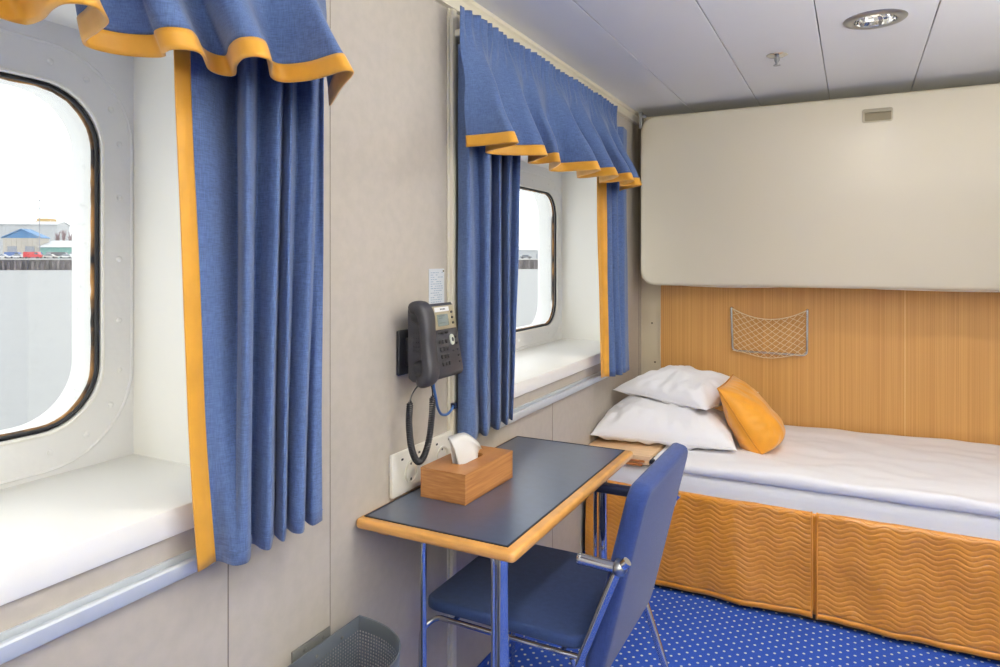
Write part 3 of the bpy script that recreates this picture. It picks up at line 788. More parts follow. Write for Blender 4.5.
# handset: curved handle with two cups
cen = [(.050, 1.205), (.072, 1.210), (.087, 1.194), (.093, 1.165), (.096, 1.125), (.099, 1.090), (.103, 1.060), (.098, 1.036), (.074, 1.024)]
C = resample([V(p) for p in catmull([(x, YH, z) for x, z in cen], 6)], 40)
rows = []
for i, c in enumerate(C):
    t = i / 39
    tg = (C[min(i + 1, 39)] - C[max(i - 1, 0)]).normalized(); side = V((0, 1, 0)); nn = tg.cross(side)
    hw = .0245 + .002 * cos(2 * pi * t); th = .0135 + .004 * abs(2 * t - 1)
    if t < .06 or t > .94: q = min(t, 1 - t) / .06; hw *= .75 + .25 * sqrt(q); th *= .6 + .4 * sqrt(q)
    rows.append([c + side * hw * (abs(cos(a)) ** .55) * (1 if cos(a) > 0 else -1) + nn * th * (abs(sin(a)) ** .7) * (1 if sin(a) > 0 else -1) for a in [2 * pi * j / 24 for j in range(24)]])
g = G(); g.grid(rows, cu=True); g.addf(range(24)); g.addf([39 * 24 + j for j in range(24)])
hs = obj('handset', g, 'phone', ph, ang=60)
g = G(); g.lathe([(0, .022), (.018, .022), (.022, .012), (.023, -.012)], (HXC + .002, YH, 1.19), 20, axis=(-1, 0, 0)); obj('handset_cup', g, 'phone_dark', hs)
g = G(); g.lathe([(0, .024), (.018, .024), (.022, .014), (.023, -.012)], (HXC + .010, YH, 1.058), 20, axis=(-1, 0, 0)); obj('handset_cup', g, 'phone_dark', hs)
g = G(); g.tube([(.1025, YH + .006 + .007 * cos(a), 1.187 + .005 * sin(a) - .001) for a in [pi + .3 + i * (pi - .6) / 8 for i in range(9)]], .0009, 6); mk = obj('logo_mark', g, 'label_white', hs)
# coiled cord
cp = catmull([(.080, 1.420, 1.030), (.074, 1.404, 1.018), (.066, 1.396, 1.004), (.062, 1.388, .985), (.058, 1.388, .93), (.058, 1.398, .865), (.060, 1.420, .826), (.061, 1.445, .828), (.062, 1.468, .862), (.062, 1.482, .915), (.062, 1.487, .965), (.066, 1.478, 1.000), (.066, 1.460, 1.030)], 16)
cp = resample(cp, 1500)
hel = []; upx = V((1, 0, 0)); tot = len(cp)
for i, c in enumerate(cp):
    t = (cp[min(i + 1, tot - 1)] - cp[max(i - 1, 0)]).normalized(); uu = (upx - t * upx.dot(t)).normalized(); ww = t.cross(uu)
    k = i / (tot - 1); amp = .0070 * min(1, max(0, (k - .13) / .02)) * min(1, max(0, (.88 - k) / .02))
    # wound tight at the bottom of the loop, pulled open at both ends
    phs = 2 * pi * 105 * (k + .018 * sin(2 * pi * (k - .5)))
    hel.append(c + (uu * cos(phs) + ww * sin(phs)) * amp)
g = G(); g.tube(hel, .0019, 5); obj('coiled_cord', g, 'cord_black', ph, ang=180)
nc_ = thing('network_cable', 'short blue network cable from the telephone into the wall strip', 'cable', (.016, 1.672, .905))
g = G(); g.tube(catmull([(.075, 1.470, 1.030), (.074, 1.474, 1.005), (.070, 1.490, .972), (.062, 1.512, .942), (.052, 1.545, .918), (.040, 1.590, .906), (.028, 1.634, .908), (.017, 1.664, .914)], 8), .0036, 10); obj('cable', g, 'cable_blue', nc_, ang=180)
g = G(); g.box(.010, .026, 1.660, 1.674, .906, .922, r=.002); obj('plug', g, 'navy_rubber', nc_)

# ------------------------------------------------------------------ socket strip and notice
so = thing('wall_socket', 'white double wall socket plate behind the tissue box', 'socket', (.0, 1.535, .80))
g = G(); g.slab(rrect(1.383, 1.690, .7335, .842, .005, 3), (0.001, 0, 0), (0, 1, 0), (0, 0, 1), (1, 0, 0), .011, bev=.003); 
g.box(.011, .0130, 1.389, 1.684, .832, .834); g.box(.011, .0130, 1.536, 1.538, .738, .832)
obj('cover_plate', g, 'socket_white', so)
for y in (1.462, 1.612):
    g = G(); g.lathe([(.028, .0), (.0285, .004), (.026, .0045), (.0235, .003), (.0225, -.002), (0, -.002)], (.012, y, .783), 28, axis=(1, 0, 0)); s_ = obj('outlet', g, 'socket_in', so)
    for dy in (-.0095, .0095):
        g = G(); g.lathe([(.0026, .0), (0, .0006)], (.0105, y + dy, .783), 10, axis=(1, 0, 0)); obj('contact_hole', g, 'dark', s_)
    for dz in (-.020, .020):
        g = G(); g.box(.0095, .0135, y - .002, y + .002, .783 + dz - .003, .783 + dz + .003); obj('earth_clip', g, 'dark', s_)
for y in (1.500, 1.424, 1.585, 1.648, 1.666):
    g = G(); g.box(.0115, .0130, y - .004, y + .004, .820, .825); obj('indicator_slot', g, 'dark', so)
nt = thing('notice', 'small laminated notice taped to the wall above the telephone', 'notice', (.0, 1.60, 1.25))
g = G(); g.slab(rrect(1.562, 1.640, 1.195, 1.304, .003, 3), (0.0008, 0, 0), (0, 1, 0), (0, 0, 1), (1, 0, 0), .0012); obj('sheet', g, 'paper', nt)
g = G(); zz = 1.294
while zz > 1.20:
    yy = 1.570
    while yy < 1.628:
        w_ = random.choice((.006, .009, .013)); 
        if yy + w_ > 1.632: break
        if random.random() < .8: g.box(.0019, .0022, yy, yy + w_, zz - .0022, zz)
        yy += w_ + .003
    zz -= .0062
obj('print', g, 'paper_ink', nt)
g = G(); g.lathe([(.003, 0), (.0026, .0015), (0, .002)], (.002, 1.634, 1.297), 10, axis=(1, 0, 0)); obj('pin', g, 'screw', nt)

# ------------------------------------------------------------------ bed
bed = thing('bed', 'single bunk bed along the far wall with gold quilted skirt', 'bed', (1.05, 3.2, 0))
g = G(); g.box(.012, 2.10, 2.765, 3.635, .0, .36, r=.004); obj('bed_base', g, 'bed_frame', bed)
def soft_slab(x0, x1, y0, y1, z0, z1, r, nx, amp, seed, drop=None, ny=26, wr=None):
    """closed soft slab: rounded cross-section swept along x"""
    prof = []
    W, H = y1 - y0, z1 - z0
    base = rrect(y0, y1, z0, z1, r, 6)
    loop = resample([V((0, a, b)) for a, b in base + [base[0]]], 140)[:-1]
    rows = []
    for i in range(nx):
        x = x0 + (x1 - x0) * i / (nx - 1); e = min(i, nx - 1 - i) / 3.; k = 1 if e >= 1 else .55 + .45 * sqrt(max(e, 0) * (2 - e))
        row = []
        for p in loop:
            y, z = p.y, p.z
            zc = (z0 + z1) / 2; z = zc + (z - zc) * k
            q = V((x, y, z))
            up_ = max(0, (z - zc) / (H / 2))
            n1 = noise.noise(V((x * 3 + seed, y * 5, 0))) + .5 * noise.noise(V((x * 9, y * 14 + seed, 2)))
            z += amp * n1 * up_ * 1.2
            if wr and up_ > .5: z += wr * max(0, .25 - abs(noise.noise(V((x * 2.3 + seed + y * 1.5, y * 3.1, 5))))) * 4 * max(0, noise.noise(V((x * 4, y * 4, 11))))
            if drop: z, y = drop(x, y, z)
            row.append(V((x, y, z)))
        rows.append(row)
    g = G(); g.grid(rows, cu=True); n = len(loop); g.addf(list(range(n))); g.addf([(nx - 1) * n + j for j in range(n)])
    return g
g = soft_slab(.015, 2.08, 2.752, 3.635, .355, .482, .045, 90, .003, 3.3); obj('mattress', g, 'mattress', bed, ang=60)
# skirt: two quilted panels meeting at a pleat
def skirt(x0, x1, seed, w0):
    rows = []; nx, nzz = 150, 40
    for k in range(nzz):
        t = k / (nzz - 1); z = .405 - (.405 - .022) * t; row = []
        for i in range(nx):
            x = x0 + (x1 - x0) * i / (nx - 1)
            y = 2.741 - .008 * t + .020 * (.2 + t) * noise.noise(V((x * 5.2 + seed, z * 1.2, 0))) + .009 * noise.noise(V((x * 10 + seed, z * 5, 4))) * (.4 + t)
            zz = z + .006 * noise.noise(V((x * 6 + seed, 0, 9))) * (1 - t) + .004 * noise.noise(V((x * 3, 2, seed))) * t
            if k == 0: y += .012
            row.append(V((x, y, zz)))
        rows.append(row)
    return rows
ra = skirt(.02, .889, 1.1, 0); rb = skirt(.907, 2.10, 6.4, 0)
sk = []
for r_, lab in ((ra, 0), (rb, 1)):
    g = G(); g.grid(r_[:-2]); o_ = obj('skirt_panel', g, 'quilt', bed, ang=180, solid=.004); sk.append(o_)
    g = G(); g.grid(r_[-3:]); obj('hem', g, 'quilt_plain', o_, ang=180, solid=.0045)
    e = [row[-1] for row in r_] if lab == 0 else [row[0] for row in r_]
    g = G(); g.tube([p + V((0, -.001, 0)) for p in e], .0035, 8); obj('edge_binding', g, 'quilt_plain', o_, ang=180)
g = G(); g.grid([[V((x, 2.752 + .003 * sin(z * 40), z)) for x in (.875, .89, .905, .92)] for z in [.40 - .37 * i / 20 for i in range(21)]]); obj('pleat_backing', g, 'quilt_plain', bed, ang=180, solid=.002)
# duvet
def dr(x, y, z):
    f = max(0, (2.80 - y) / .07)
    z -= .010 * f * (1 + .6 * noise.noise(V((x * 3.1, 0, 7)))) if z < .5 else 0
    y -= .006 * f * noise.noise(V((x * 7, z * 9, 1)))
    return z, y
g = soft_slab(.298, 2.085, 2.742, 3.625, .484, .528, .021, 220, .010, 8.1, dr, wr=.012); dv = obj('duvet', g, 'linen', None, loc=(1.2, 3.2, .49), ang=70)
tag(dv, 'white duvet spread flat over the bed', 'duvet')
ld = thing('wooden_ledge', 'light wood ledge at the head of the bed, under the pillow edge', 'ledge', (.16, 2.80, .47))
g = G(); g.box(.005, .295, 2.742, 3.03, .510, .530, r=.003); obj('top_board', g, 'bed_wood', ld)
g = G(); g.box(.005, .270, 2.737, 2.744, .503, .512, r=.002); g.box(.005, .262, 2.733, 2.742, .488, .499, r=.002); obj('edge_strip', g, 'bed_wood_edge', ld)
g = G(); g.box(.005, .285, 2.743, 3.03, .493, .510, r=.003); obj('lower_board', g, 'bed_wood', ld)
g = G(); g.box(.288, .312, 2.742, 2.80, .500, .520, r=.003); obj('end_cap', g, 'phone_dark', ld)

def pillow(cx, cy, z0, a, b, T, rot, seed, name, label, cat, mt, group=None, frame=None, pinch=.10, piping=None, wr=.006, flat=.35, sag=0.):
    n = 56; top, bot = [], []
    for sgn, store in ((1, top), (-1, bot)):
        for i in range(n + 1):
            v = -1 + 2 * i / n; row = []
            for j in range(n + 1):
                u = -1 + 2 * j / n
                uu = sin(u * pi / 2) * .35 + u * .65; vv = sin(v * pi / 2) * .35 + v * .65
                X = a * uu * (1 - pinch * (1 - vv * vv) * abs(uu) ** 2); Y_ = b * vv * (1 - pinch * (1 - uu * uu) * abs(vv) ** 2)
                if sag and vv < 0: X *= 1 - .16 * uu * uu * vv * vv; Y_ *= 1 - .10 * uu * uu * vv * vv
                h = (max(0, (1 - abs(uu) ** 2.6)) * max(0, (1 - abs(vv) ** 2.6))) ** .52
                if sag: Y_ -= sag * b * h * .55; h *= 1 - sag * vv
                edge = min(1 - abs(uu), 1 - abs(vv))
                w = noise.noise(V((X * 9 + seed, Y_ * 9, sgn * 3))) * wr * 1.2 + noise.noise(V((X * 26 + seed, Y_ * 12, sgn))) * wr * .5
                ang_ = atan2(vv, uu); w += .35 * wr * sin(ang_ * 23 + seed) * min(1, edge * 8) * max(0, 1 - edge * 2.2)
                zz = sgn * T * h * (flat if sgn < 0 else 1) + w * min(1, h * 1.6)
                row.append(V((X, Y_, zz)))
            store.append(row)
    lo = min(p.z for r in bot for p in r)
    if frame is None:
        Mx = Matrix.Translation(V((cx, cy, z0 - lo))) @ Matrix.Rotation(rot, 4, 'Z')
    else: Mx = frame
    g = G(); g.grid([[Mx @ p for p in r] for r in top]); g.grid([[Mx @ p for p in r] for r in bot])
    c = Mx @ V((0, 0, 0))
    root = thing(name, label, cat, c, 0, group)
    obj('cover', g, mt, root, ang=80)
    rim = [Mx @ p for p in (top[0] + [r[-1] for r in top[1:]] + top[-1][::-1][1:] + [r[0] for r in top[::-1]][1:-1])]
    g = G(); g.tube(rim, .0022 if not piping else .0035, 6, closed=True); obj('seam', g, piping or mt, root, ang=180)
    return root
Fl = Matrix.Translation(V((.266, 3.118, .562))) @ Matrix.Rotation(radians(9), 4, 'Z') @ Matrix.Rotation(radians(1.5), 4, 'Y')
pillow(0, 0, 0, .300, .255, .128, 0, 1.7, 'pillow', 'large white pillow lying flat at the head of the bed', 'pillow', 'pillow_linen', 'white bed pillows', frame=Fl, flat=.36, pinch=.05, wr=.017)
Fu = Matrix.Translation(V((.318, 3.295, .705))) @ Matrix.Rotation(radians(-16), 4, 'Z') @ Matrix.Rotation(radians(3), 4, 'Y')
pillow(0, 0, 0, .235, .265, .100, 0, 6.2, 'pillow', 'smaller white pillow lying on top of the large one', 'pillow', 'pillow_linen', 'white bed pillows', frame=Fu, flat=.30, pinch=.06, wr=.017)
cu_ = V((.01, .33, .01)); cvv = V((-.165, .05, .26))
cu = cu_.normalized(); cn = cu.cross(cvv).normalized(); cv = cn.cross(cu)
Fm = Matrix.Translation(V((.612, 3.140, .654))) @ Matrix(((cu.x, cv.x, cn.x, 0), (cu.y, cv.y, cn.y, 0), (cu.z, cv.z, cn.z, 0), (0, 0, 0, 1)))
pillow(0, 0, 0, .165, .165, .100, 0, 3.9, 'cushion', 'gold satin cushion leaning on the pillows', 'cushion', 'gold_cloth', frame=Fm, pinch=.035, piping='gold_piping', wr=.013, flat=.75, sag=.3)

# ------------------------------------------------------------------ folded upper bunk
bk = thing('upper_bunk', 'cream upper bunk folded up against the far wall above the bed', 'bunk', (1.05, 3.42, 1.2))
g = G(); g.slab(rrect(.064, 2.10, 1.201, 2.050, .075, 8), (0, 3.455, 0), (1, 0, 0), (0, 0, 1), (0, -1, 0), .055, bev=.018, seg=5); obj('bunk_panel', g, 'bunk', bk)
g = G(); g.slab(rrect(.075, 2.09, 1.212, 2.040, .065, 8), (0, 3.634, 0), (1, 0, 0), (0, 0, 1), (0, -1, 0), .176, bev=.004); obj('bunk_back', g, 'bunk_edge', bk)
# mattress underside sagging below the panel
for xa, xb, nmx in ((.11, .84, 0), (.90, 2.02, 1)):
    rows = []
    for i in range(31):
        t = i / 30; x = xa + (xb - xa) * t; s_ = .020 * (sin(pi * t) ** .6 if 0 < t < 1 else 0)
        rows.append([V((x, 3.47 + .16 * k / 10, 1.212 - s_ * sin(pi * (.1 + .8 * k / 10)))) for k in range(11)])
    g = G(); g.grid(rows); obj('mattress_underside', g, 'bunk_under', bk, ang=180, solid=.004)
hx0, hx1, hz0, hz1, hy = 1.057, 1.176, 1.928, 1.988, 3.3985
g = G(); a_ = rrect(hx0, hx1, hz0, hz1, .010, 4); b_ = rrect(hx0 + .011, hx1 - .007, hz0 + .006, hz1 - .012, .006, 4)
g.grid([[V((p[0], hy + dy, p[1])) for p in L_] for L_, dy in ((a_, .0015), (a_, -.003), (b_, -.004), (b_, -.001))], cu=True)
g.addf([len(g.v) - len(b_) + i for i in range(len(b_))], 1)
hd = obj('handle', g, ['bunk_tray', 'bunk_tray_in'], bk, ang=30)
g = G(); g.box(hx0 + .012, hx1 - .010, hy - .012, hy - .002, hz1 - .018, hz1 - .010, r=.002); obj('finger_grip', g, 'bunk_tray', hd)
g = G(); g.tube([(.052, 3.44, 2.060), (.085, 3.44, 2.060)], .008, 10); obj('hinge_pin', g, 'chrome_soft', bk)
g = G(); g.box(.050, .064, 3.43, 3.47, 2.00, 2.085, r=.002); obj('hinge_plate', g, 'chrome_soft', bk)

# ------------------------------------------------------------------ net pocket
np_ = thing('net_pocket', 'chrome framed string net pocket on the wooden wall above the bed', 'net pocket', (.65, FY - .01, .98))
yw = FY - .008
xl, xr, zt_, zb_ = .474, .826, 1.088, .866
g = G()
yf = yw - .022
fr = fillet([(xl + .002, yw, zt_ - .004), (xl, yf, zt_), (xl + .006, yf, zb_ + .004), (xr - .002, yf, zb_), (xr, yf, zt_), (xr - .002, yw, zt_ - .004)], .025, 8)
g.tube(fr, .0062, 12); obj('frame', g, 'chrome', np_)
def sag(t): return zt_ - .006 - .048 * (1 - (2 * t - 1) ** 2)
g = G(); xa, xb = xl + .006, xr - .006
def netp(s, t):
    """s across 0..1, t 0 top .. 1 bottom"""
    zt2 = sag(s); zb2 = zb_ + .004 - .024 * (sin(pi * s) ** 2)
    y = yf - .004 - .028 * sin(pi * min(1, t * .95)) * sin(pi * s) - .014 * t * sin(pi * s)
    return V((xa + (xb - xa) * s, y, zt2 + (zb2 - zt2) * t))
NS = 9
for fam in (1, -1):
    for k in range(-NS, NS * 2):
        pts = []
        for q in range(29):
            t = q / 28; s = k / NS + fam * t * .72
            if 0 <= s <= 1: pts.append(netp(s, t))
        if len(pts) > 2: g.tube(pts, .0013, 5)
obj('net', g, 'net', np_, ang=180)
g = G(); g.tube([netp(i / 30, 0) for i in range(31)], .0026, 7); obj('draw_cord', g, 'net', np_, ang=180)
g = G(); g.tube([netp(i / 30, 1) for i in range(31)], .0018, 6); obj('draw_cord', g, 'net', np_, ang=180)

# ------------------------------------------------------------------ ceiling fittings
def downlight(loc, label):
    t = thing('downlight', label, 'ceiling light', loc, 0, 'round ceiling downlights')
    x, y, z = loc
    g = G(); g.lathe([(.060, -.001), (.063, -.006), (.074, -.008), (.086, -.006), (.092, -.001), (.092, .0)], (x, y, z), 48); obj('ring', g, 'chrome_soft', t)
    # faceted reflector dish
    n = 28; rows = []
    for r_, h_ in ((.061, -.004), (.0585, .012), (.054, .028), (.047, .042), (.036, .054), (.022, .062), (.010, .064)):
        rows.append([V((x + r_ * cos(2 * pi * (j + (0 if len(rows) % 2 else .5)) / n), y + r_ * sin(2 * pi * (j + (0 if len(rows) % 2 else .5)) / n), z + h_)) for j in range(n)])
    g = G(); g.grid(rows, cu=True); obj('reflector', g, 'reflector', t, ang=3)
    g = G(); g.lathe([(.0, .010), (.012, .012), (.018, .020), (.0185, .030), (.014, .046), (.012, .062)], (x, y, z), 20); obj('bulb', g, 'bulb', t)
    L = bpy.data.lights.new('downlight_lamp', 'AREA'); L.shape = 'DISK'; L.size = .12; L.energy = 7; L.color = (1, .955, .90)
    lo = bpy.data.objects.new('lamp', L); COL.objects.link(lo); lo.parent = t; lo.location = (0, 0, -.014)
    return t
DL = downlight((1.087, 2.50, CH), 'round chrome downlight in the ceiling before the folded bunk')
dup(DL, (1.087, 1.15, CH), 'added fill downlight out of view in the ceiling above the desk end')  # this copy and the next are unseen, added to brighten the room
dup(DL, (1.087, -.35, CH), 'added fill downlight out of view in the ceiling behind the camera')
sp = thing('ceiling_sprinkler', 'small metal fire sprinkler head on the ceiling beside the downlight', 'sprinkler', (.769, 2.767, CH))
g = G(); g.lathe([(.0, -.008), (.014, -.008), (.028, -.006), (.038, -.001), (.038, 0)], (.769, 2.767, CH), 28); obj('escutcheon', g, 'chrome', sp)
g = G(); g.tube([(.769, 2.767, CH - .004), (.769, 2.767, CH - .034)], .005, 10)
for dx in (-.008, .008): g.tube([(.769 + dx * .8, 2.767, CH - .008), (.769 + dx, 2.767, CH - .020), (.769, 2.767, CH - .036)], .0018, 6)
obj('nozzle', g, 'chrome_soft', sp)
g = G(); g.lathe([(0, -.036), (.010, -.036), (.013, -.038), (.013, -.040), (0, -.040)], (.769, 2.767, CH), 16); obj('deflector', g, 'chrome_soft', sp)

def fill_lamp(loc, rotz, label):  # unseen lamp added to brighten the ceiling and soften the room light
    t = thing('fill_lamp', label, 'added fill lamp', loc, rotz, 'added fill lamps out of view'); W = WM[t.name]
    g = G(); g.box(-.30, .30, .0, .02, -.05, .05, r=.004, mtx=W); obj('back_plate', g, 'chrome_soft', t)
    g = G(); g.slab(rrect(-.28, .28, -.055, .055, .05, 8), W @ V((0, -.09, 0)), W.to_3x3() @ V((1, 0, 0)), (0, 0, 1), W.to_3x3() @ V((0, 1, 0)), .09, bev=.03, seg=4); obj('fill_diffuser', g, 'opal', t)
    L = bpy.data.lights.new('fill_uplight', 'AREA'); L.shape = 'RECTANGLE'; L.size = .54; L.size_y = .07; L.energy = FILL_UP; L.color = (1, .985, .92)
    lo = bpy.data.objects.new('fill_uplight', L); COL.objects.link(lo); lo.parent = t; lo.location = (0, -.045, .062); lo.rotation_euler = (pi, 0, 0)
    return t
M['opal'] = mat('fill_opal', (245, 244, 240), .4, emit=(255, 251, 236), estr=LAMP)
fill_lamp((RX - .021, .35, 1.50), radians(-90), 'added fill lamp out of view on the right-hand wall near the camera')
fill_lamp((RX - .021, 1.45, 1.50), radians(-90), 'added fill lamp out of view on the right-hand wall near the bed')
fill_lamp((1.1, RB + .021, 1.50), radians(180), 'added fill lamp out of view on the back wall behind the camera')
# ------------------------------------------------------------------ harbour outside
M['water'] = mat('water', (154, 155, 155), .6, spec=.2, bump=.25, bscale=.6, bdist=.3, var=.02, vscale=.2)
M['quay'] = mat('quay_piles', (122, 114, 116), .9, var=.45, vscale=.5, stretch=(1, 1, .3))
M['quay_top'] = mat('quay_top', (196, 194, 192), .9)
M['shed_white'] = mat('shed_white', (184, 187, 190), .7, var=.03, vscale=.4)
M['shed_cream'] = mat('shed_cream', (190, 183, 172), .7)
M['shed_teal'] = mat('shed_teal', (124, 172, 164), .7)
M['roof_blue'] = mat('roof_blue', (88, 134, 178), .6, var=.06, vscale=.5)
M['roof_white'] = mat('roof_white', (196, 198, 200), .6)
M['ochre'] = mat('ochre', (196, 168, 116), .7)
M['mast'] = mat('mast_grey', (150, 154, 162), .6)
M['bark'] = mat('bark', (150, 126, 128), .9)
M['tyre'] = mat('tyre', (60, 60, 64), .8)
M['carglass'] = mat('car_glass', (96, 108, 120), .2)
WZ = CZ - 3.5
s_, c_ = sin(TH), cos(TH)
def world_at(px, F):
    R = (px - 500) / F_PX * F; return V((CX + c_ * R - s_ * F, s_ * R + c_ * F, 0))
P1 = world_at(36, 238); P2 = world_at(528, 266); qd = (P2 - P1).normalized(); qn = V((-qd.y, qd.x, 0)); qa = atan2(qd.y, qd.x)
if qn.dot(P1) < 0: qn = -qn
def on_ray(px, back):
    """ground point seen in column px on the line parallel to the quay, back metres behind its edge; and its depth"""
    d = world_at(px, 1.) - V((CX, 0, 0)); o = V((CX, 0, 0)); A = P1 + qn * back
    t = (A - o).dot(qn) / d.dot(qn); return o + d * t, t
def zat(py, F): return CZ - (py - 260) / F_PX * F
g = G(); g.box(-900, -8, -500, 1300, WZ - .5, WZ); wt = struct('sea', g, 'water'); 
zq = zat(258.4, 238)
Q = Matrix.Translation(P1) @ Matrix.Rotation(qa, 4, 'Z')
sgn = 1 if (Q.to_3x3() @ V((0, 1, 0))).dot(qn) > 0 else -1
quay = bpy.data.objects.new('quay', None); COL.objects.link(quay); quay['kind'] = 'structure'; WM['quay'] = Matrix()
g = G(); g.box(-200, 520, min(0, sgn * 260), max(0, sgn * 260), WZ - .3, zq - .5, mtx=Q); struct('quay_wall', g, 'quay', parent=quay)
g = G(); x = -60.
while x < 330: 
    g.tube([Q @ V((x, -sgn * .6, WZ - .3)), Q @ V((x, -sgn * .6, zq - random.uniform(.6, 1.2)))], .45, 6); x += random.uniform(1.4, 2.2)
struct('quay_piles', g, 'quay', parent=quay)
g = G(); g.box(-200, 520, min(-sgn * .8, sgn * 260), max(-sgn * .8, sgn * 260), zq - .5, zq, mtx=Q); struct('quay_deck', g, 'quay_top', parent=quay)

def shed(label, pl_, pr_, back, py_eave, py_ridge, depth, wall, roof, hip=False, group='harbour sheds on the quay', extra=None):
    A, Fa = on_ray(pl_, back); B, Fb = on_ray(pr_, back)
    mid = (A + B) / 2; Lh = (B - A).length / 2; F = (Fa + Fb) / 2
    ze, zr = zat(py_eave, F), zat(py_ridge, F)
    t = thing('harbour_shed', label, 'building', (mid.x, mid.y, zq), qa, group)
    W = WM[t.name]
    g = G(); h = ze - zq
    g.box(-Lh, Lh, 0 if sgn > 0 else -depth, depth if sgn > 0 else 0, 0, h, mtx=W)
    n = int(Lh * 2 / 1.6)
    for i in range(n): 
        x_ = -Lh + (i + .5) * 2 * Lh / n; g.box(x_ - .12, x_ + .12, -.12 * sgn if sgn > 0 else 0, 0 if sgn > 0 else .12, .1, h, mtx=W)
    obj('wall', g, wall, t)
    g = G(); o_ = .5; H = zr - zq
    if hip:   # gable end towards the water
        pr = [(-Lh - o_, h), (0, H), (Lh + o_, h), (Lh + o_, h + .3), (0, H + .35), (-Lh - o_, h + .3)]
        g.grid([[W @ V((x_, y_ * sgn, z_)) for x_, z_ in pr] for y_ in (-o_, depth)], cu=True)
        g.addf(range(6)); g.addf([6 + i for i in range(6)])
        k0 = len(g.v); g.v += [W @ V((-Lh, -.1 * sgn, h)), W @ V((Lh, -.1 * sgn, h)), W @ V((0, -.1 * sgn, H))]; g.addf((k0, k0 + 1, k0 + 2))
    else:
        pr = [(-o_, h), (depth / 2, H), (depth + o_, h), (depth + o_, h + .2), (depth / 2, H + .25), (-o_, h + .2)]
        g.grid([[W @ V((x_, y_ * sgn, z_)) for y_, z_ in pr] for x_ in (-Lh - o_, Lh + o_)], cu=True)
        g.addf(range(6)); g.addf([6 + i for i in range(6)])
        for x_ in (-Lh, Lh):
            k0 = len(g.v); g.v += [W @ V((x_, y_ * sgn, z_)) for y_, z_ in ((0, h), (depth / 2, H), (depth, h))]; g.addf((k0, k0 + 1, k0 + 2))
    obj('roof', g, roof, t)
    dw = min(2., Lh * .25)
    for x_ in (-Lh * .5, Lh * .45):
        g = G(); g.box(x_ - dw, x_ + dw, -.2 if sgn > 0 else 0, 0 if sgn > 0 else .2, 0, h * .6, mtx=W); obj('shed_door', g, 'mast', t)
    return t, W, Lh, h, H
big, W, Lh, h, H = shed('big pale ribbed warehouse far across the water', -60, 57, 60, 224.5, 221.0, 12, 'shed_white', 'roof_white')
shed('low harbour shed with a bright blue gable roof', 3, 40, 22, 238.0, 229.5, 7, 'shed_cream', 'roof_blue', hip=True)
shed('low teal shed with a white roof beside the blue-roofed one', 39.5, 90, 20, 247.5, 240.5, 22, 'shed_teal', 'roof_white')
shed('low pale shed on the quay seen through the far window', 500, 556, 20, 250.5, 246.5, 22, 'shed_white', 'roof_white')
A, F = on_ray(47.5, 115)
t = thing('ochre_block', 'ochre block building rising behind the pale warehouse', 'building', (A.x, A.y, zq), qa)
g = G(); z_ = zat(218.8, F) - zq; g.box(-3.4, 3.4, -5, 5, 0, z_ * .94, mtx=WM[t.name]); obj('wall', g, 'ochre', t)
g = G(); g.box(-3, 2.5, -4, 4, z_ * .93, z_, mtx=WM[t.name]); obj('roof', g, 'ochre', t)
A, F = on_ray(39.6, 8)
t = thing('light_mast', 'thin grey light mast standing on the quay', 'mast', (A.x, A.y, zq))
zt2 = zat(199.5, F)
g = G(); g.tube([(A.x, A.y, zq), (A.x, A.y, zt2)], .14, 8, rf=lambda k: .19 - .10 * k); obj('pole', g, 'mast', t)
g = G(); g.box(A.x - .9, A.x + .9, A.y - .15, A.y + .15, zat(201, F), zat(200.3, F)); obj('lamp_head', g, 'mast', t); g = G(); g.box(A.x - .5, A.x + .5, A.y - .1, A.y + .1, zat(208.5, F), zat(208, F)); obj('lamp_head', g, 'mast', t)
for k_, (px, tp) in enumerate(((57.5, 231), (64, 229.5), (70.5, 232))):
    A, F = on_ray(px, 50); H_ = zat(tp, F) - zq
    t = thing('bare_tree', ['bare brownish tree leftmost of three behind the teal shed', 'bare brownish tree in the middle of three behind the teal shed', 'bare brownish tree rightmost of three behind the teal shed'][k_], 'tree', (A.x, A.y, zq), 0, 'bare trees behind the sheds')
    g = G(); g.tube([(A.x, A.y, zq), (A.x, A.y, zq + H_ * .55)], .25, 6); obj('trunk', g, 'bark', t)
    g = G()
    for q in range(46):
        a_ = random.uniform(0, 2 * pi); r_ = random.uniform(.4, 1.25); z_b = zq + H_ * random.uniform(.4, .6); z_e = zq + H_ * random.uniform(.65, 1.0)
        p0 = V((A.x, A.y, z_b)); p2 = V((A.x + r_ * cos(a_), A.y + r_ * sin(a_), z_e)); p1_ = p0.lerp(p2, .5) + V((0, 0, .4))
        g.tube([p0, p1_, p2], .08, 4)
    obj('branches', g, 'bark', t)
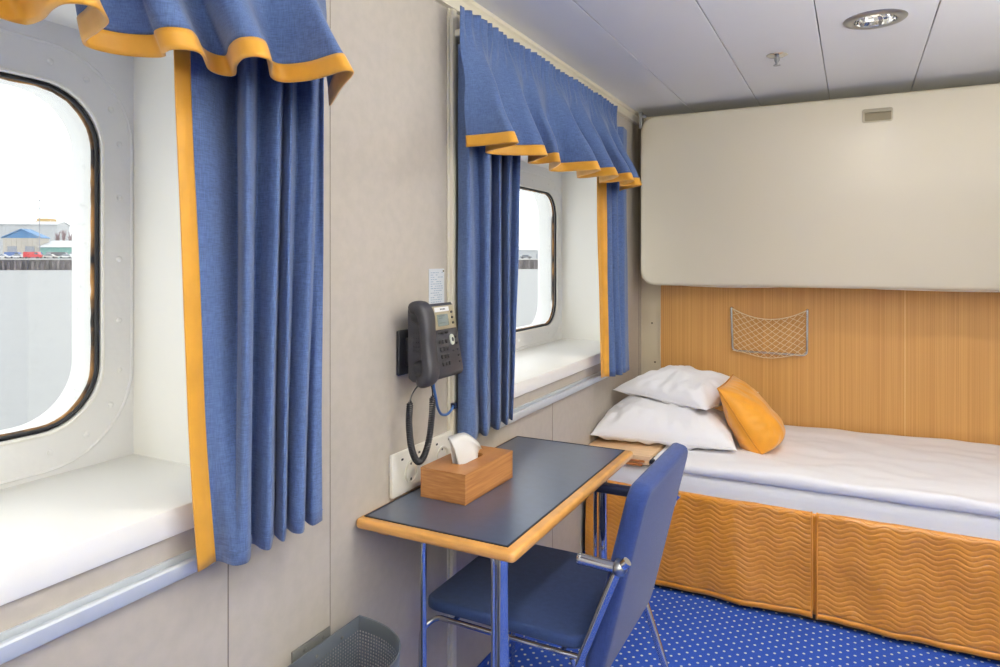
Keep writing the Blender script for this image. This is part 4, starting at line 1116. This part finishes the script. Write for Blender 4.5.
def car(px, back, col, label, van=False, rev=1):
    A, F = on_ray(px, back)
    t = thing('car', label, 'car', (A.x, A.y, zq), qa, 'vehicles parked on the quay'); W = WM[t.name]
    m = mat('car_paint', col, .35, coat=.5)
    L2, hh, wd = (2.9, 2.3, 1.0) if van else (2.25, 1.5, .9)
    if van: pr = [(-L2, .4), (L2, .4), (L2, 1.2), (L2 - .7, 1.4), (L2 - 1.2, hh), (-L2 + .1, hh), (-L2, 1.4)]
    else: pr = [(-L2, .35), (L2, .35), (L2, .8), (L2 - .9, .95), (L2 - 1.7, hh), (-L2 + 1.0, hh), (-L2 + .2, .95), (-L2, .9)]
    def sw(pp, w_): 
        g = G(); g.grid([[W @ V((x_ * rev, y_, z_)) for x_, z_ in pp] for y_ in (-w_, w_)], cu=True); n_ = len(pp); g.addf(range(n_)); g.addf([n_ + i for i in range(n_)]); return g
    obj('body', sw(pr, wd), m, t)
    if van: gl = [(L2 - 2.2, 1.45), (L2 - .85, 1.45), (L2 - 1.25, hh - .2), (L2 - 2.2, hh - .2)]
    else: gl = [(L2 - 1.15, 1.0), (L2 - 1.75, hh - .1), (-L2 + 1.05, hh - .1), (-L2 + .5, 1.0)]
    obj('windows', sw(gl, wd + .02), 'carglass', t)
    for x_ in (-L2 * .62, L2 * .62):
        for y_ in (-wd, wd):
            g = G(); g.lathe([(0, -.12), (.28, -.12), (.34, -.08), (.34, .08), (.28, .12), (0, .12)], W @ V((x_, y_, .34)), 12, axis=W.to_3x3() @ V((0, 1, 0))); obj('wheel', g, 'tyre', t)
    return t
car(33.5, 4.5, (206, 50, 56), 'red van parked at the quay edge', True)
car(14, 12, (84, 112, 168), 'blue van in front of the blue-roofed shed, left of two', True)
car(32.5, 16.5, (92, 120, 176), 'blue van in front of the blue-roofed shed, right of two', True, -1)
car(2.5, 5, (206, 206, 208), 'pale silver car left of the red van', False)
car(17.5, 5, (222, 222, 224), 'white car between the silver car and the red van', False, -1)
car(50.5, 5, (196, 190, 184), 'beige car just right of the red van', False)
car(66.5, 5, (214, 214, 214), 'white car second to the right of the red van', False, -1)
car(61, 10, (96, 96, 104), 'dark grey van at the right end of the quay', True)
car(526, 5, (110, 112, 120), 'dark grey car on the quay seen through the far window', False)

# ------------------------------------------------------------------ light
w = bpy.data.worlds.new('overcast'); SC.world = w; w.use_nodes = True
k = NT(w); bgn = k.n['Background']
tc = k.add('ShaderNodeTexCoord'); nz = k.add('ShaderNodeTexNoise', i_Scale=2.2, i_Detail=4.); k.link(tc.outputs['Generated'], nz.inputs['Vector'])
rp = k.add('ShaderNodeValToRGB'); k.link(nz.outputs['Fac'], rp.inputs['Fac'])
rp.color_ramp.elements[0].position = .3; rp.color_ramp.elements[0].color = (.92, .94, .965, 1)
rp.color_ramp.elements[1].position = .7; rp.color_ramp.elements[1].color = (.98, .985, 1, 1)
k.link(rp.outputs[0], bgn.inputs[0]); bgn.inputs[1].default_value = 2.25

SC.view_settings.view_transform = 'Standard'; SC.view_settings.look = 'None'; SC.view_settings.gamma = 1
SC.view_settings.use_curve_mapping = False; SC.view_settings.exposure = 0.
SC.cycles.use_denoising = True
SC.cycles.max_bounces = 10; SC.cycles.diffuse_bounces = 6; SC.cycles.transparent_max_bounces = 12
SC.cycles.sample_clamp_indirect = 6
